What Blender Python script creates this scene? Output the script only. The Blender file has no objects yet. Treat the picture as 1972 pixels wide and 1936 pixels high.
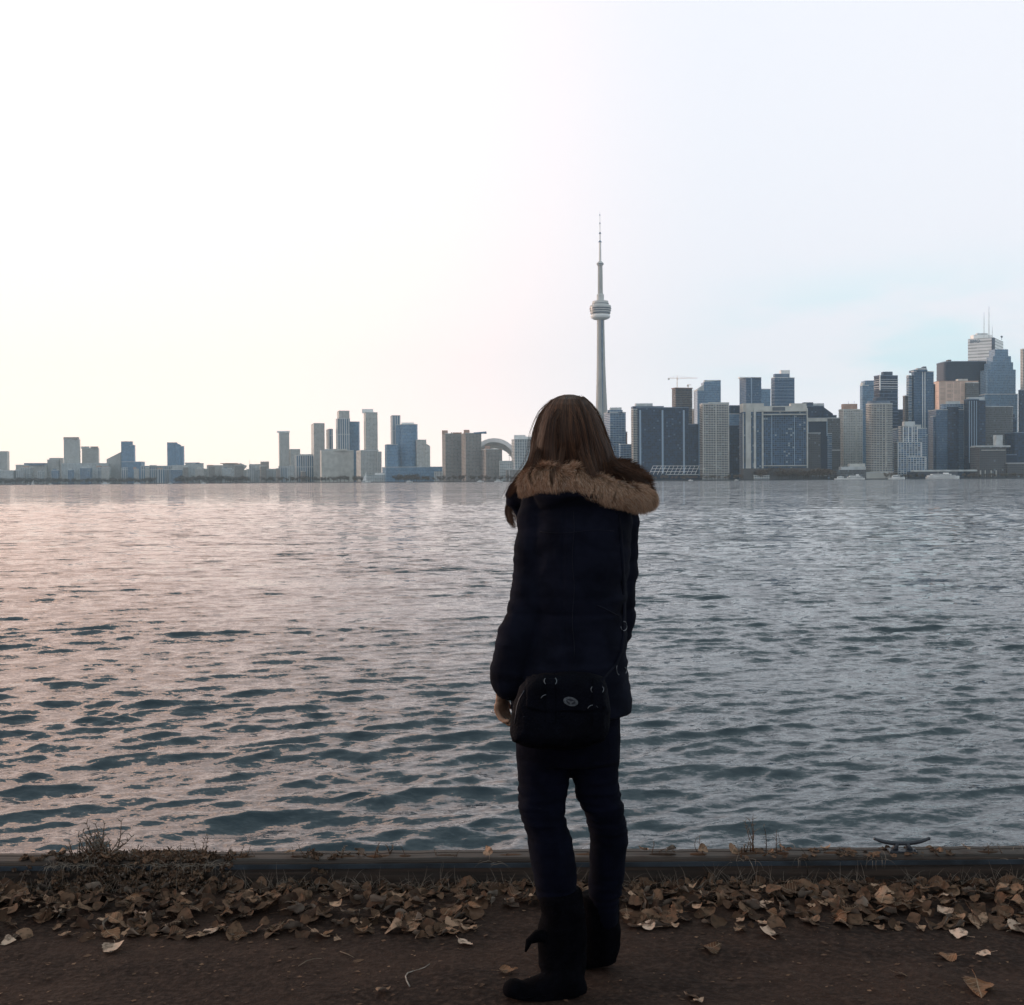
import bpy, bmesh, math, random
import numpy as np
from mathutils import Vector, Matrix, noise as mnoise
random.seed(7); rng = np.random.default_rng(7)
S = bpy.context.scene
COL = S.collection
R = math.radians
# ------------------------------------------------------------ camera
F = 2300.0; CX = 986.0; CY = 968.0; CAMZ = 1.45
cam = bpy.data.cameras.new('camera'); camo = bpy.data.objects.new('camera', cam); COL.objects.link(camo)
cam.sensor_fit = 'HORIZONTAL'; cam.sensor_width = 36; cam.lens = F / 1972 * 36
cam.clip_start = 0.05; cam.clip_end = 60000
CM = Matrix.Rotation(R(90 - 1.046), 3, 'X') @ Matrix.Rotation(R(-0.39), 3, 'Z')
camo.matrix_world = Matrix.Translation((0, 0, CAMZ)) @ CM.to_4x4()
S.camera = camo
# ------------------------------------------------------------ world, sun, exposure
SUN_AZ, SUN_EL = -62.0, 6.5            # degrees: left of the view, low
w = bpy.data.worlds.new('World'); S.world = w; w.use_nodes = True
nt = w.node_tree; nt.nodes.clear()
def N(nt, t, **k):
    n = nt.nodes.new(t)
    for a, b in k.items(): setattr(n, a, b)
    return n
def M_(nt, op, a, b=None, clamp=False):
    n = N(nt, 'ShaderNodeMath', operation=op, use_clamp=clamp)
    for i, v in enumerate((a, b)):
        if v is None: continue
        if isinstance(v, (int, float)): n.inputs[i].default_value = v
        else: nt.links.new(v, n.inputs[i])
    return n.outputs[0]
def MR(nt, v, a, b, c=0.0, d=1.0, smooth=True):
    n = N(nt, 'ShaderNodeMapRange', interpolation_type='SMOOTHSTEP' if smooth else 'LINEAR')
    nt.links.new(v, n.inputs[0])
    for i, x in enumerate((a, b, c, d)): n.inputs[i + 1].default_value = x
    return n.outputs[0]
def MIX(nt, f, a, b, mode='MIX'):
    n = N(nt, 'ShaderNodeMix', data_type='RGBA', blend_type=mode)
    if isinstance(f, (int, float)): n.inputs[0].default_value = f
    else: nt.links.new(f, n.inputs[0])
    for i, v in ((6, a), (7, b)):
        if isinstance(v, (tuple, list)): n.inputs[i].default_value = (*v[:3], 1)
        else: nt.links.new(v, n.inputs[i])
    return n.outputs[2]
sky = N(nt, 'ShaderNodeTexSky', sky_type='NISHITA'); sky.sun_disc = False
sky.sun_elevation = R(SUN_EL); sky.sun_rotation = R(SUN_AZ); sky.air_density = 1.2; sky.dust_density = 2.0
tc = N(nt, 'ShaderNodeTexCoord'); sp = N(nt, 'ShaderNodeSeparateXYZ'); nt.links.new(tc.outputs['Generated'], sp.inputs[0])
sh = (math.sin(R(SUN_AZ)), math.cos(R(SUN_AZ)))
sunw = M_(nt, 'ADD', M_(nt, 'MULTIPLY', sp.outputs[0], sh[0]), M_(nt, 'MULTIPLY', sp.outputs[1], sh[1]))
z = sp.outputs[2]
c = MIX(nt, MR(nt, z, 0.378, 0.50), (0.955, 0.980, 1.055), (0.52, 0.64, 0.68))      # bright low veil, darker cloud deck above
c = MIX(nt, MR(nt, z, 0.16, 0.0, 0, 1), c, (1.03, 1.06, 1.11))
c = MIX(nt, M_(nt, 'MULTIPLY', MR(nt, z, 0.44, 0.36), MR(nt, sunw, 0.28, 0.86)), c, (1.9, 1.34, 1.12))     # warm, bright left of the sky
gl = M_(nt, 'MULTIPLY', M_(nt, 'MULTIPLY', MR(nt, z, 0.376, 0.40), MR(nt, z, 0.50, 0.42)), MR(nt, sunw, 0.30, 0.78))
c = MIX(nt, gl, c, (4.6, 3.0, 2.3))                                               # added warm glow band above the view, to tint the water reflections
c = MIX(nt, M_(nt, 'MULTIPLY', MR(nt, z, 0.075, 0.0), MR(nt, sunw, 0.2, 0.75)), c, (1.45, 1.25, 1.08))   # cream band
c = MIX(nt, M_(nt, 'MULTIPLY', MR(nt, sp.outputs[1], 0.1, -0.6), 0.20), c, (0.42, 0.50, 0.60))
# pale blue opening in the cloud
nz = N(nt, 'ShaderNodeTexNoise'); nz.inputs['Scale'].default_value = 6; nz.inputs['Detail'].default_value = 4
mp = N(nt, 'ShaderNodeMapping'); mp.inputs['Scale'].default_value = (1, 1, 3.2); nt.links.new(tc.outputs['Generated'], mp.inputs[0]); nt.links.new(mp.outputs[0], nz.inputs[0])
hole = M_(nt, 'MULTIPLY', M_(nt, 'MULTIPLY', MR(nt, sp.outputs[0], 0.10, 0.30), MR(nt, z, 0.20, 0.11)), MR(nt, nz.outputs[0], 0.36, 0.6))
hole = M_(nt, 'MULTIPLY', hole, MR(nt, z, 0.05, 0.095))
c = MIX(nt, hole, c, (0.76, 0.97, 1.04))
sc = N(nt, 'ShaderNodeVectorMath', operation='SCALE'); nt.links.new(c, sc.inputs[0]); sc.inputs['Scale'].default_value = 10.0
fin = MIX(nt, 0.06, sc.outputs[0], sky.outputs[0])
bg = N(nt, 'ShaderNodeBackground'); bg.inputs['Strength'].default_value = 0.105
nt.links.new(fin, bg.inputs[0]); wo = N(nt, 'ShaderNodeOutputWorld'); nt.links.new(bg.outputs[0], wo.inputs[0])
sd = bpy.data.lights.new('sun', 'SUN'); so = bpy.data.objects.new('sun', sd); COL.objects.link(so)
sd.energy = 2.0; sd.angle = R(8); sd.color = (1, 0.72, 0.56)
sdir = Vector((sh[0] * math.cos(R(SUN_EL)), sh[1] * math.cos(R(SUN_EL)), math.sin(R(SUN_EL))))
so.rotation_euler = (sdir).to_track_quat('Z', 'Y').to_euler()
S.view_settings.view_transform = 'Standard'; S.view_settings.look = 'None'; S.view_settings.exposure = 0; S.view_settings.gamma = 1
S.render.engine = 'CYCLES'
S.cycles.max_bounces = 6; S.cycles.diffuse_bounces = 2; S.cycles.glossy_bounces = 3; S.cycles.volume_bounces = 1
# ------------------------------------------------------------ helpers
def ray(px, py):
    return (CM @ Vector(((px - CX) / F, -(py - CY) / F, -1))).normalized()
def at(px, py, Y):
    """world point seen at photo pixel (px,py) at distance Y"""
    d = ray(px, py); return Vector((d.x / d.y * Y, Y, CAMZ + d.z / d.y * Y))
def tag(o, label=None, cat=None, group=None, kind=None):
    if label: o['label'] = label
    if cat: o['category'] = cat
    if group: o['group'] = group
    if kind: o['kind'] = kind
    return o
def empty(name, loc, label, cat, group=None):
    o = bpy.data.objects.new(name, None); COL.objects.link(o); o.location = loc; o.empty_display_size = .2
    return tag(o, label, cat, group)
def base_of(p):
    v = Vector((0, 0, 0))
    while p is not None: v += Vector(p.location); p = p.parent
    return v
def mesh(name, V, Fc, mat, parent=None, uvs=None, smooth=False, mats=None, mi=None):
    me = bpy.data.meshes.new(name)
    off = base_of(parent)
    me.from_pydata([tuple(Vector(v) - off) for v in V], [], Fc)
    if uvs is not None:
        l = me.uv_layers.new(name='UVMap'); flat = [q for f in uvs for p in f for q in p]; l.data.foreach_set('uv', flat)
    for m in (mats or [mat]): me.materials.append(m)
    if mi is not None: me.polygons.foreach_set('material_index', mi)
    if smooth: me.polygons.foreach_set('use_smooth', [True] * len(me.polygons))
    me.update()
    o = bpy.data.objects.new(name, me); COL.objects.link(o)
    if parent is not None: o.parent = parent
    return o
class MB:
    """collects simple solids that end up as ONE mesh"""
    def __init__(s): s.V = []; s.F = []
    def add(s, V, Fc):
        n = len(s.V); s.V += [tuple(v) for v in V]; s.F += [tuple(i + n for i in f) for f in Fc]; return s
    def box(s, x0, x1, y0, y1, z0, z1):
        return s.add([(x, y, zz) for zz in (z0, z1) for x, y in ((x0, y0), (x1, y0), (x1, y1), (x0, y1))],
            [(3, 2, 1, 0), (4, 5, 6, 7), (0, 1, 5, 4), (1, 2, 6, 5), (2, 3, 7, 6), (3, 0, 4, 7)])
    def obox(s, c, ax, ay, hx, hy, z0, z1):
        c = Vector(c); V = []
        for zz in (z0, z1):
            for a, b in ((-1, -1), (1, -1), (1, 1), (-1, 1)):
                p = c + ax * hx * a + ay * hy * b; V.append((p.x, p.y, zz))
        return s.add(V, [(3, 2, 1, 0), (4, 5, 6, 7), (0, 1, 5, 4), (1, 2, 6, 5), (2, 3, 7, 6), (3, 0, 4, 7)])
    def tube(s, P, rad, n=8):
        P = [Vector(p) for p in P]; rad = rad if isinstance(rad, (list, tuple)) else [rad] * len(P)
        V = []; Fc = []
        up = Vector((0, 0, 1))
        d0 = (P[1] - P[0]).normalized()
        a = d0.cross(up); a = a.normalized() if a.length > 1e-3 else Vector((1, 0, 0))
        for i, p in enumerate(P):
            d = (P[min(i + 1, len(P) - 1)] - P[max(i - 1, 0)]).normalized()
            a = (a - d * a.dot(d)).normalized(); b = d.cross(a)
            for k in range(n):
                t = 2 * math.pi * k / n; V.append(p + (a * math.cos(t) + b * math.sin(t)) * rad[i])
        for i in range(len(P) - 1):
            for k in range(n):
                Fc.append((i * n + k, i * n + (k + 1) % n, (i + 1) * n + (k + 1) % n, (i + 1) * n + k))
        Fc.append(tuple(reversed(range(n)))); Fc.append(tuple((len(P) - 1) * n + k for k in range(n)))
        return s.add(V, Fc)
    def ball(s, c, r, rot=None, nu=14, nv=9):
        c = Vector(c); r = Vector(r) if not isinstance(r, (int, float)) else Vector((r, r, r))
        V = []; Fc = []
        for j in range(1, nv):
            for i in range(nu):
                th = math.pi * j / nv; ph = 2 * math.pi * i / nu
                q = Vector((r.x * math.sin(th) * math.cos(ph), r.y * math.sin(th) * math.sin(ph), r.z * math.cos(th)))
                if rot is not None: q = rot @ q
                V.append(c + q)
        t = Vector((0, 0, r.z)); b = Vector((0, 0, -r.z))
        if rot is not None: t = rot @ t; b = rot @ b
        V += [c + t, c + b]; T = len(V) - 2; B = T + 1
        for j in range(nv - 2):
            for i in range(nu): Fc.append((j * nu + i, (j + 1) * nu + i, (j + 1) * nu + (i + 1) % nu, j * nu + (i + 1) % nu))
        for i in range(nu):
            Fc.append((T, i, (i + 1) % nu)); k = (nv - 2) * nu; Fc.append((B, k + (i + 1) % nu, k + i))
        return s.add(V, Fc)
    def loft(s, rings, n=32, power=2.0):
        """rings: (center, rx, ry[, yaw]) horizontal superellipses stacked in z"""
        V = []; Fc = []
        for rg in rings:
            c, rx, ry = Vector(rg[0]), rg[1], rg[2]; yaw = rg[3] if len(rg) > 3 else 0
            for k in range(n):
                t = 2 * math.pi * k / n; ct, st = math.cos(t), math.sin(t)
                x = rx * math.copysign(abs(ct) ** (2 / power), ct); y = ry * math.copysign(abs(st) ** (2 / power), st)
                V.append(c + Vector((x * math.cos(yaw) - y * math.sin(yaw), x * math.sin(yaw) + y * math.cos(yaw), 0)))
        m = len(rings)
        up = rings[-1][0][2] > rings[0][0][2]
        for i in range(m - 1):
            for k in range(n):
                f = (i * n + k, i * n + (k + 1) % n, (i + 1) * n + (k + 1) % n, (i + 1) * n + k)
                Fc.append(f if up else f[::-1])
        a = tuple(range(n)); b = tuple((m - 1) * n + k for k in range(n))
        Fc.append(a[::-1] if up else a); Fc.append(b if up else b[::-1])
        return s.add(V, Fc)
    def build(s, name, mat, parent=None, smooth=False):
        return mesh(name, s.V, s.F, mat, parent, smooth=smooth)
def remeshed(mb, voxel, smooth=6, disp=None):
    """union of the collected solids as one continuous skin; returns (verts, faces)"""
    me = bpy.data.meshes.new('tmp'); me.from_pydata(mb.V, [], mb.F); o = bpy.data.objects.new('tmp', me); COL.objects.link(o)
    m = o.modifiers.new('r', 'REMESH'); m.mode = 'VOXEL'; m.voxel_size = voxel
    m = o.modifiers.new('s', 'SMOOTH'); m.factor = 0.5; m.iterations = smooth
    dg = bpy.context.evaluated_depsgraph_get(); e = o.evaluated_get(dg).to_mesh()
    V = [v.co.copy() for v in e.vertices]; Nn = [v.normal.copy() for v in e.vertices]; Fc = [tuple(p.vertices) for p in e.polygons]
    o.evaluated_get(dg).to_mesh_clear(); bpy.data.objects.remove(o); bpy.data.meshes.remove(me)
    if disp: V = [v + n * disp(v, n) for v, n in zip(V, Nn)]
    return V, Fc
# ------------------------------------------------------------ materials
def mat(name, col, rough=0.8, metal=0.0, var=0.0, vscale=5.0, bump=0.0, bscale=20.0, spec=0.5, col2=None):
    m = bpy.data.materials.new(name); m.use_nodes = True; t = m.node_tree; b = t.nodes['Principled BSDF']
    b.inputs['Base Color'].default_value = (*col, 1); b.inputs['Roughness'].default_value = rough; b.inputs['Metallic'].default_value = metal
    b.inputs['Specular IOR Level'].default_value = spec
    tcn = N(t, 'ShaderNodeTexCoord')
    if var or col2:
        n = N(t, 'ShaderNodeTexNoise'); n.inputs['Scale'].default_value = vscale; n.inputs['Detail'].default_value = 6
        t.links.new(tcn.outputs['Object'], n.inputs[0])
        c2 = col2 or tuple(x * (1 - var) for x in col); c1 = col if col2 else tuple(min(1, x * (1 + var)) for x in col)
        t.links.new(MIX(t, MR(t, n.outputs[0], 0.35, 0.65), c1, c2), b.inputs['Base Color'])
    if bump:
        n = N(t, 'ShaderNodeTexNoise'); n.inputs['Scale'].default_value = bscale; n.inputs['Detail'].default_value = 5
        t.links.new(tcn.outputs['Object'], n.inputs[0])
        bp = N(t, 'ShaderNodeBump'); bp.inputs['Strength'].default_value = bump; bp.inputs['Distance'].default_value = 0.02
        t.links.new(n.outputs[0], bp.inputs['Height']); t.links.new(bp.outputs[0], b.inputs['Normal'])
    return m
def facade(name, wall, glass, fh=3.2, bay=3.0, wf=0.35, hf=0.2, rnd=0.5, blind=0.05, blindc=(0.20, 0.26, 0.31), grough=0.2):
    """storeys and bays: wall where fract(v/fh)<wf or fract(u/bay)<hf, glass elsewhere, each pane its own tone"""
    m = bpy.data.materials.new(name); m.use_nodes = True; t = m.node_tree; b = t.nodes['Principled BSDF']
    uv = N(t, 'ShaderNodeUVMap'); s = N(t, 'ShaderNodeSeparateXYZ'); t.links.new(uv.outputs[0], s.inputs[0])
    u = M_(t, 'DIVIDE', s.outputs[0], bay); v = M_(t, 'DIVIDE', s.outputs[1], fh)
    win = M_(t, 'MULTIPLY', M_(t, 'GREATER_THAN', M_(t, 'FRACT', u), hf), M_(t, 'GREATER_THAN', M_(t, 'FRACT', v), wf))
    cb = N(t, 'ShaderNodeCombineXYZ'); t.links.new(M_(t, 'FLOOR', u), cb.inputs[0]); t.links.new(M_(t, 'FLOOR', v), cb.inputs[1])
    oi = N(t, 'ShaderNodeObjectInfo'); t.links.new(oi.outputs['Random'], cb.inputs[2])
    wn = N(t, 'ShaderNodeTexWhiteNoise', noise_dimensions='3D'); t.links.new(cb.outputs[0], wn.inputs[0])
    g0 = tuple(x * (1 - rnd) for x in glass); g1 = tuple(x * (1 + rnd) for x in glass)
    g = MIX(t, wn.outputs[0], g0, g1)
    g = MIX(t, M_(t, 'GREATER_THAN', wn.outputs[0], 1 - blind), g, blindc)
    b.inputs['Specular IOR Level'].default_value = .22
    # broad tone changes along the facade (different glazing batches, weathering)
    nz = N(t, 'ShaderNodeTexNoise'); nz.inputs['Scale'].default_value = 0.05; nz.inputs['Detail'].default_value = 5
    t.links.new(uv.outputs[0], nz.inputs[0])
    bs = MIX(t, win, wall, g)
    bs = MIX(t, MR(t, nz.outputs[0], 0.3, 0.7, 0, 0.3), bs, (0.6, 0.6, 0.6), 'MULTIPLY')
    t.links.new(bs, b.inputs['Base Color'])
    t.links.new(MR(t, win, 0, 1, 0.85, grough, False), b.inputs['Roughness'])
    return m
conc = (0.40, 0.39, 0.37)
ST = {
 'grey': facade('grey_concrete_facade', (0.60, 0.59, 0.55), (0.20, 0.23, 0.26), 3.0, 3.4, .45, .3),
 'warm': facade('warm_concrete_facade', (0.50, 0.44, 0.40), (0.15, 0.16, 0.18), 3.0, 2.6, .45, .35),
 'brown': facade('brown_brick_facade', (0.34, 0.31, 0.285), (0.14, 0.16, 0.17), 2.9, 3.0, .4, .4, blind=.02),
 'pale': facade('pale_panel_facade', (0.60, 0.62, 0.61), (0.17, 0.23, 0.28), 3.2, 4.0, .45, .3),
 'white': facade('white_condo_facade', (0.62, 0.63, 0.62), (0.08, 0.12, 0.16), 3.1, 5.0, .38, .25),
 'stripes': facade('vertical_fin_facade', (0.52, 0.54, 0.55), (0.08, 0.15, 0.23), 40., 5.5, .04, .45),
 'blue': facade('blue_glass_facade', (0.14, 0.22, 0.31), (0.036, 0.09, 0.175), 3.1, 1.8, .22, .12, rnd=.35, blind=.015),
 'lblue': facade('light_blue_glass_facade', (0.28, 0.39, 0.49), (0.10, 0.20, 0.33), 3.4, 1.8, .2, .12, rnd=.3, blind=.015),
 'navy': facade('dark_blue_glass_facade', (0.034, 0.068, 0.125), (0.010, 0.034, 0.078), 3.0, 3.2, .16, .10, rnd=.6, blind=.02, blindc=(.08, .14, .21)),
 'ink': facade('near_black_glass_facade', (0.009, 0.030, 0.066), (0.008, 0.027, 0.062), 3.8, 1.6, .2, .2, rnd=.3, blind=.0),
 'slab': facade('slab_edge_facade', (0.56, 0.55, 0.51), (0.07, 0.09, 0.12), 3.0, 4.6, .42, .14, rnd=.5, blind=.03),
 'slabblue': facade('slab_edge_blue_facade', (0.42, 0.50, 0.57), (0.045, 0.11, 0.21), 3.2, 5.5, .26, .08, rnd=.4, blind=.02),
 'hotel': facade('hotel_window_facade', (0.09, 0.15, 0.225), (0.022, 0.062, 0.13), 3.5, 3.8, .3, .25, rnd=.7, blind=.05, blindc=(.30, .36, .40)),
 'frame': facade('white_frame_facade', (0.62, 0.65, 0.66), (0.04, 0.10, 0.19), 3.6, 4.8, .2, .2, rnd=.6, blind=.1),
 'striped': facade('white_marble_banded_facade', (0.90, 0.90, 0.90), (0.5, 0.51, 0.52), 7.6, 60., .6, .01, rnd=.2, blind=0),
 'salmon': facade('copper_tinted_facade', (0.78, 0.57, 0.47), (0.64, 0.46, 0.37), 4.0, 14., .12, .2, rnd=.15, blind=0),
 'taupe': facade('taupe_banded_facade', (0.15, 0.155, 0.16), (0.07, 0.085, 0.105), 3.8, 2.2, .4, .2, rnd=.5, blind=.03),
 'dbrown': facade('dark_brown_facade', (0.12, 0.12, 0.125), (0.045, 0.06, 0.085), 3.8, 3.4, .4, .35, rnd=.4, blind=.04),
 'scaffold': facade('unfinished_floors_facade', (0.16, 0.135, 0.12), (0.04, 0.06, 0.085), 3.2, 2.4, .22, .16, rnd=.5, blind=.02),
}
PL = {
 'mech': mat('mechanical_penthouse_grey', (0.50, 0.53, 0.54), var=.15, vscale=.1),
 'dark': mat('dark_roof_plant', (0.045, 0.075, 0.12), var=.2, vscale=.1),
 'mblue': mat('blue_grey_plant_room', (0.13, 0.19, 0.27), var=.2, vscale=.1),
 'brick': mat('red_brick_plant_room', (0.42, 0.27, 0.21), var=.15, vscale=.1),
 'concp': mat('plain_concrete', (0.52, 0.52, 0.49), var=.12, vscale=.08),
 'whitep': mat('white_paint', (0.84, 0.84, 0.83), var=.06, vscale=.2, rough=.5),
 'mullion': mat('pale_blue_metal', (0.30, 0.41, 0.53), rough=.5),
 'steel': mat('orange_crane_steel', (0.62, 0.40, 0.22), rough=.5),
 'darkm': mat('dark_steel', (0.05, 0.055, 0.06), rough=.5),
 'rust': mat('rust_brown_wall', (0.25, 0.15, 0.11), var=.2, vscale=.1),
 'redp': mat('dull_red_paint', (0.35, 0.16, 0.12), rough=.6),
 'glassd': mat('dark_window_band', (0.04, 0.06, 0.09), rough=.15),
 'green': mat('dark_green_hedge', (0.05, 0.07, 0.05), var=.4, vscale=.3),
}
MATS = dict(ST); MATS.update(PL)
# ------------------------------------------------------------ water (one sheet from the seawall to the horizon)
WZ = -0.55
def build_water():
    ys = [4.40]
    while ys[-1] < 3600: ys.append(ys[-1] * 1.0040 + 0.003)
    ys = np.array(ys + [4200, 5000, 6000])
    fine = np.linspace(-0.8, 0.8, 1250); co = 0.8 * 1.08 ** np.arange(1, 30)
    ts = np.concatenate([-co[::-1], fine, co])
    Y, T = np.meshgrid(ys, ts, indexing='ij'); X = Y * T
    dy = np.gradient(ys)[:, None]; dx = np.abs(Y * np.gradient(ts)[None, :])
    res = np.maximum(dy * 0.55, np.minimum(dx, 1e9))
    Z = np.zeros_like(X); DX = np.zeros_like(X); DY = np.zeros_like(X)
    r = np.random.default_rng(3)
    nlam = 120
    nr = int((ys < 420).sum())
    x = X[:nr]; y = Y[:nr]; rs = res[:nr] * np.ones_like(x)
    gust = 0.75 + 0.35 * np.sin(x * .05 + y * .021 + 1) * np.sin(x * .017 - y * .043) + 0.25 * np.sin(x * .31 + .7 * y + 2) * np.sin(.23 * x - .4 * y)
    for i in range(nlam):
        lam = 0.080 * (1.5 / 0.080) ** (r.random() ** 1.05)
        th = r.normal(-0.30, 0.26 if lam > .3 else 0.42)
        k = 2 * math.pi / lam; kx = k * math.sin(th); ky = k * math.cos(th)
        slope = 0.040 * (0.8 + 0.6 * r.random()) * (0.95 if lam < 0.22 else 1.25 if lam < .5 else .65 if lam < .9 else 0.32); a = slope / k
        ph = r.random() * 6.283
        fade = np.clip((lam / rs - 2.5) / 3.0, 0, 1)
        arg = kx * x + ky * y + ph
        Z[:nr] += a * fade * gust * np.sin(arg)
        DX[:nr] += a * .75 * fade * (kx / k) * np.cos(arg); DY[:nr] += a * .75 * fade * (ky / k) * np.cos(arg)
    edge = np.clip((Y - 4.4) / .5, 0, 1)
    X = X + DX * edge; Y = Y + DY * edge
    n0, n1 = X.shape
    co = np.stack([X, Y, Z + WZ], -1).reshape(-1, 3).astype(np.float32)
    idx = np.arange(n0 * n1).reshape(n0, n1)
    q = np.stack([idx[:-1, :-1], idx[:-1, 1:], idx[1:, 1:], idx[1:, :-1]], -1).reshape(-1, 4).astype(np.int32)
    me = bpy.data.meshes.new('water'); me.vertices.add(len(co)); me.vertices.foreach_set('co', co.ravel())
    me.loops.add(q.size); me.loops.foreach_set('vertex_index', q.ravel()); me.polygons.add(len(q))
    me.polygons.foreach_set('loop_start', np.arange(0, q.size, 4, dtype=np.int32)); me.polygons.foreach_set('loop_total', np.full(len(q), 4, np.int32))
    me.polygons.foreach_set('use_smooth', np.ones(len(q), bool)); me.update(calc_edges=True)
    m = bpy.data.materials.new('lake_water'); m.use_nodes = True; t = m.node_tree; b = t.nodes['Principled BSDF']
    b.inputs['Base Color'].default_value = (0.024, 0.036, 0.047, 1); b.inputs['Specular Tint'].default_value = (0.83, 0.96, 0.88, 1); b.inputs['Roughness'].default_value = 0.06; b.inputs['IOR'].default_value = 1.28
    g = N(t, 'ShaderNodeNewGeometry'); sp = N(t, 'ShaderNodeSeparateXYZ'); t.links.new(g.outputs['Position'], sp.inputs[0])
    def rip(scale, sx):
        mp = N(t, 'ShaderNodeMapping'); mp.inputs['Scale'].default_value = (scale * sx, scale, scale); mp.inputs['Rotation'].default_value = (0, 0, -0.3)
        n = N(t, 'ShaderNodeTexNoise'); n.inputs['Scale'].default_value = 1; n.inputs['Detail'].default_value = 3; n.inputs['Roughness'].default_value = .6
        t.links.new(g.outputs['Position'], mp.inputs[0]); t.links.new(mp.outputs[0], n.inputs[0])
        v = N(t, 'ShaderNodeVectorMath', operation='SUBTRACT'); t.links.new(n.outputs['Color'], v.inputs[0]); v.inputs[1].default_value = (.5, .5, .5); return v.outputs[0]
    def scl(v, s):
        n = N(t, 'ShaderNodeVectorMath', operation='SCALE'); t.links.new(v, n.inputs[0])
        if isinstance(s, (int, float)): n.inputs['Scale'].default_value = s
        else: t.links.new(s, n.inputs['Scale'])
        return n.outputs[0]
    def addv(a, c):
        n = N(t, 'ShaderNodeVectorMath', operation='ADD'); t.links.new(a, n.inputs[0]); t.links.new(c, n.inputs[1]); return n.outputs[0]
    # wind patches
    wp = N(t, 'ShaderNodeTexNoise'); wp.inputs['Scale'].default_value = 0.03; wp.inputs['Detail'].default_value = 3; mpw = N(t, 'ShaderNodeMapping'); mpw.inputs['Scale'].default_value = (.5, 1, 1)
    t.links.new(g.outputs['Position'], mpw.inputs[0]); t.links.new(mpw.outputs[0], wp.inputs[0])
    wind = MR(t, wp.outputs[0], .35, .65, .75, 1.25)
    v = scl(rip(9.0, .4), 0.55)
    mid = MR(t, sp.outputs[1], 7, 40, 0.12, 1.0); far = MR(t, sp.outputs[1], 40, 200, 0.0, 1.0)
    v = addv(addv(v, scl(rip(26.0, .5), 0.36)), scl(rip(62.0, .6), 0.26))
    v = addv(v, scl(rip(1.8, .5), M_(t, 'MULTIPLY', mid, 1.15)))
    v = addv(v, scl(rip(0.45, .4), M_(t, 'MULTIPLY', far, 1.9)))
    v = scl(v, wind)
    mk = N(t, 'ShaderNodeVectorMath', operation='MULTIPLY'); t.links.new(v, mk.inputs[0]); mk.inputs[1].default_value = (1, 1.3, 0)
    nn = N(t, 'ShaderNodeVectorMath', operation='NORMALIZE'); t.links.new(addv(g.outputs['Normal'], mk.outputs[0]), nn.inputs[0])
    t.links.new(nn.outputs[0], b.inputs['Normal'])
    me.materials.append(m)
    o = bpy.data.objects.new('water', me); COL.objects.link(o); tag(o, kind='structure')
build_water()
# ------------------------------------------------------------ near ground
def fbm(x, y, s, o=4): return mnoise.fractal(Vector((x * s, y * s, 3.3)), 1.0, 2.0, o)
def gz(x, y):
    d = 4.22 - y
    z = 0.010 * fbm(x, y, 1.6) + 0.005 * fbm(x, y, 7) + 0.0022 * fbm(x, y, 28, 3)
    return z + 0.010 * math.exp(-max(d, 0) / 0.16) * (0.7 + 0.6 * fbm(x, y, 3))
def build_ground():
    xs = list(np.concatenate([[-120, -60, -30, -15, -8, -5, -3.5], np.arange(-2.4, 2.401, 0.014), [3.5, 5, 8, 15, 30, 60, 120]]))
    ys = list(np.concatenate([[-60, -30, -12, -5, -1, 1, 2, 2.6], np.arange(2.9, 4.321, 0.014)]))
    V = [(x, y, gz(x, y)) for y in ys for x in xs]; n = len(xs)
    Fc = [(j * n + i, j * n + i + 1, (j + 1) * n + i + 1, (j + 1) * n + i) for j in range(len(ys) - 1) for i in range(n - 1)]
    m = bpy.data.materials.new('trodden_soil'); m.use_nodes = True; t = m.node_tree; b = t.nodes['Principled BSDF']; b.inputs['Roughness'].default_value = .95
    b.inputs['Specular IOR Level'].default_value = .15
    g = N(t, 'ShaderNodeNewGeometry')
    def nz(s, d=6, sx=1.0):
        n_ = N(t, 'ShaderNodeTexNoise'); n_.inputs['Scale'].default_value = s; n_.inputs['Detail'].default_value = d
        mp = N(t, 'ShaderNodeMapping'); mp.inputs['Scale'].default_value = (sx, 1, 1); t.links.new(g.outputs['Position'], mp.inputs[0]); t.links.new(mp.outputs[0], n_.inputs[0]); return n_.outputs[0]
    c = MIX(t, MR(t, nz(2.6, 9, .55), .40, .60), (0.0150, 0.0074, 0.0051), (0.0325, 0.0172, 0.0120))
    c = MIX(t, MR(t, nz(45, 5), .40, .7, 0, .8), c, (0.050, 0.029, 0.021))
    c = MIX(t, MR(t, nz(140, 3), .55, .62, 0, .55), c, (0.012, 0.009, 0.008))
    c = MIX(t, MR(t, nz(95, 2), .72, .76, 0, .5), c, (0.13, 0.095, 0.07))
    t.links.new(c, b.inputs['Base Color'])
    bp = N(t, 'ShaderNodeBump'); bp.inputs['Strength'].default_value = .8; bp.inputs['Distance'].default_value = .008
    t.links.new(nz(60, 8), bp.inputs['Height']); t.links.new(bp.outputs[0], b.inputs['Normal'])
    tag(mesh('ground', V, Fc, m, smooth=True), kind='structure')
build_ground()
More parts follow.
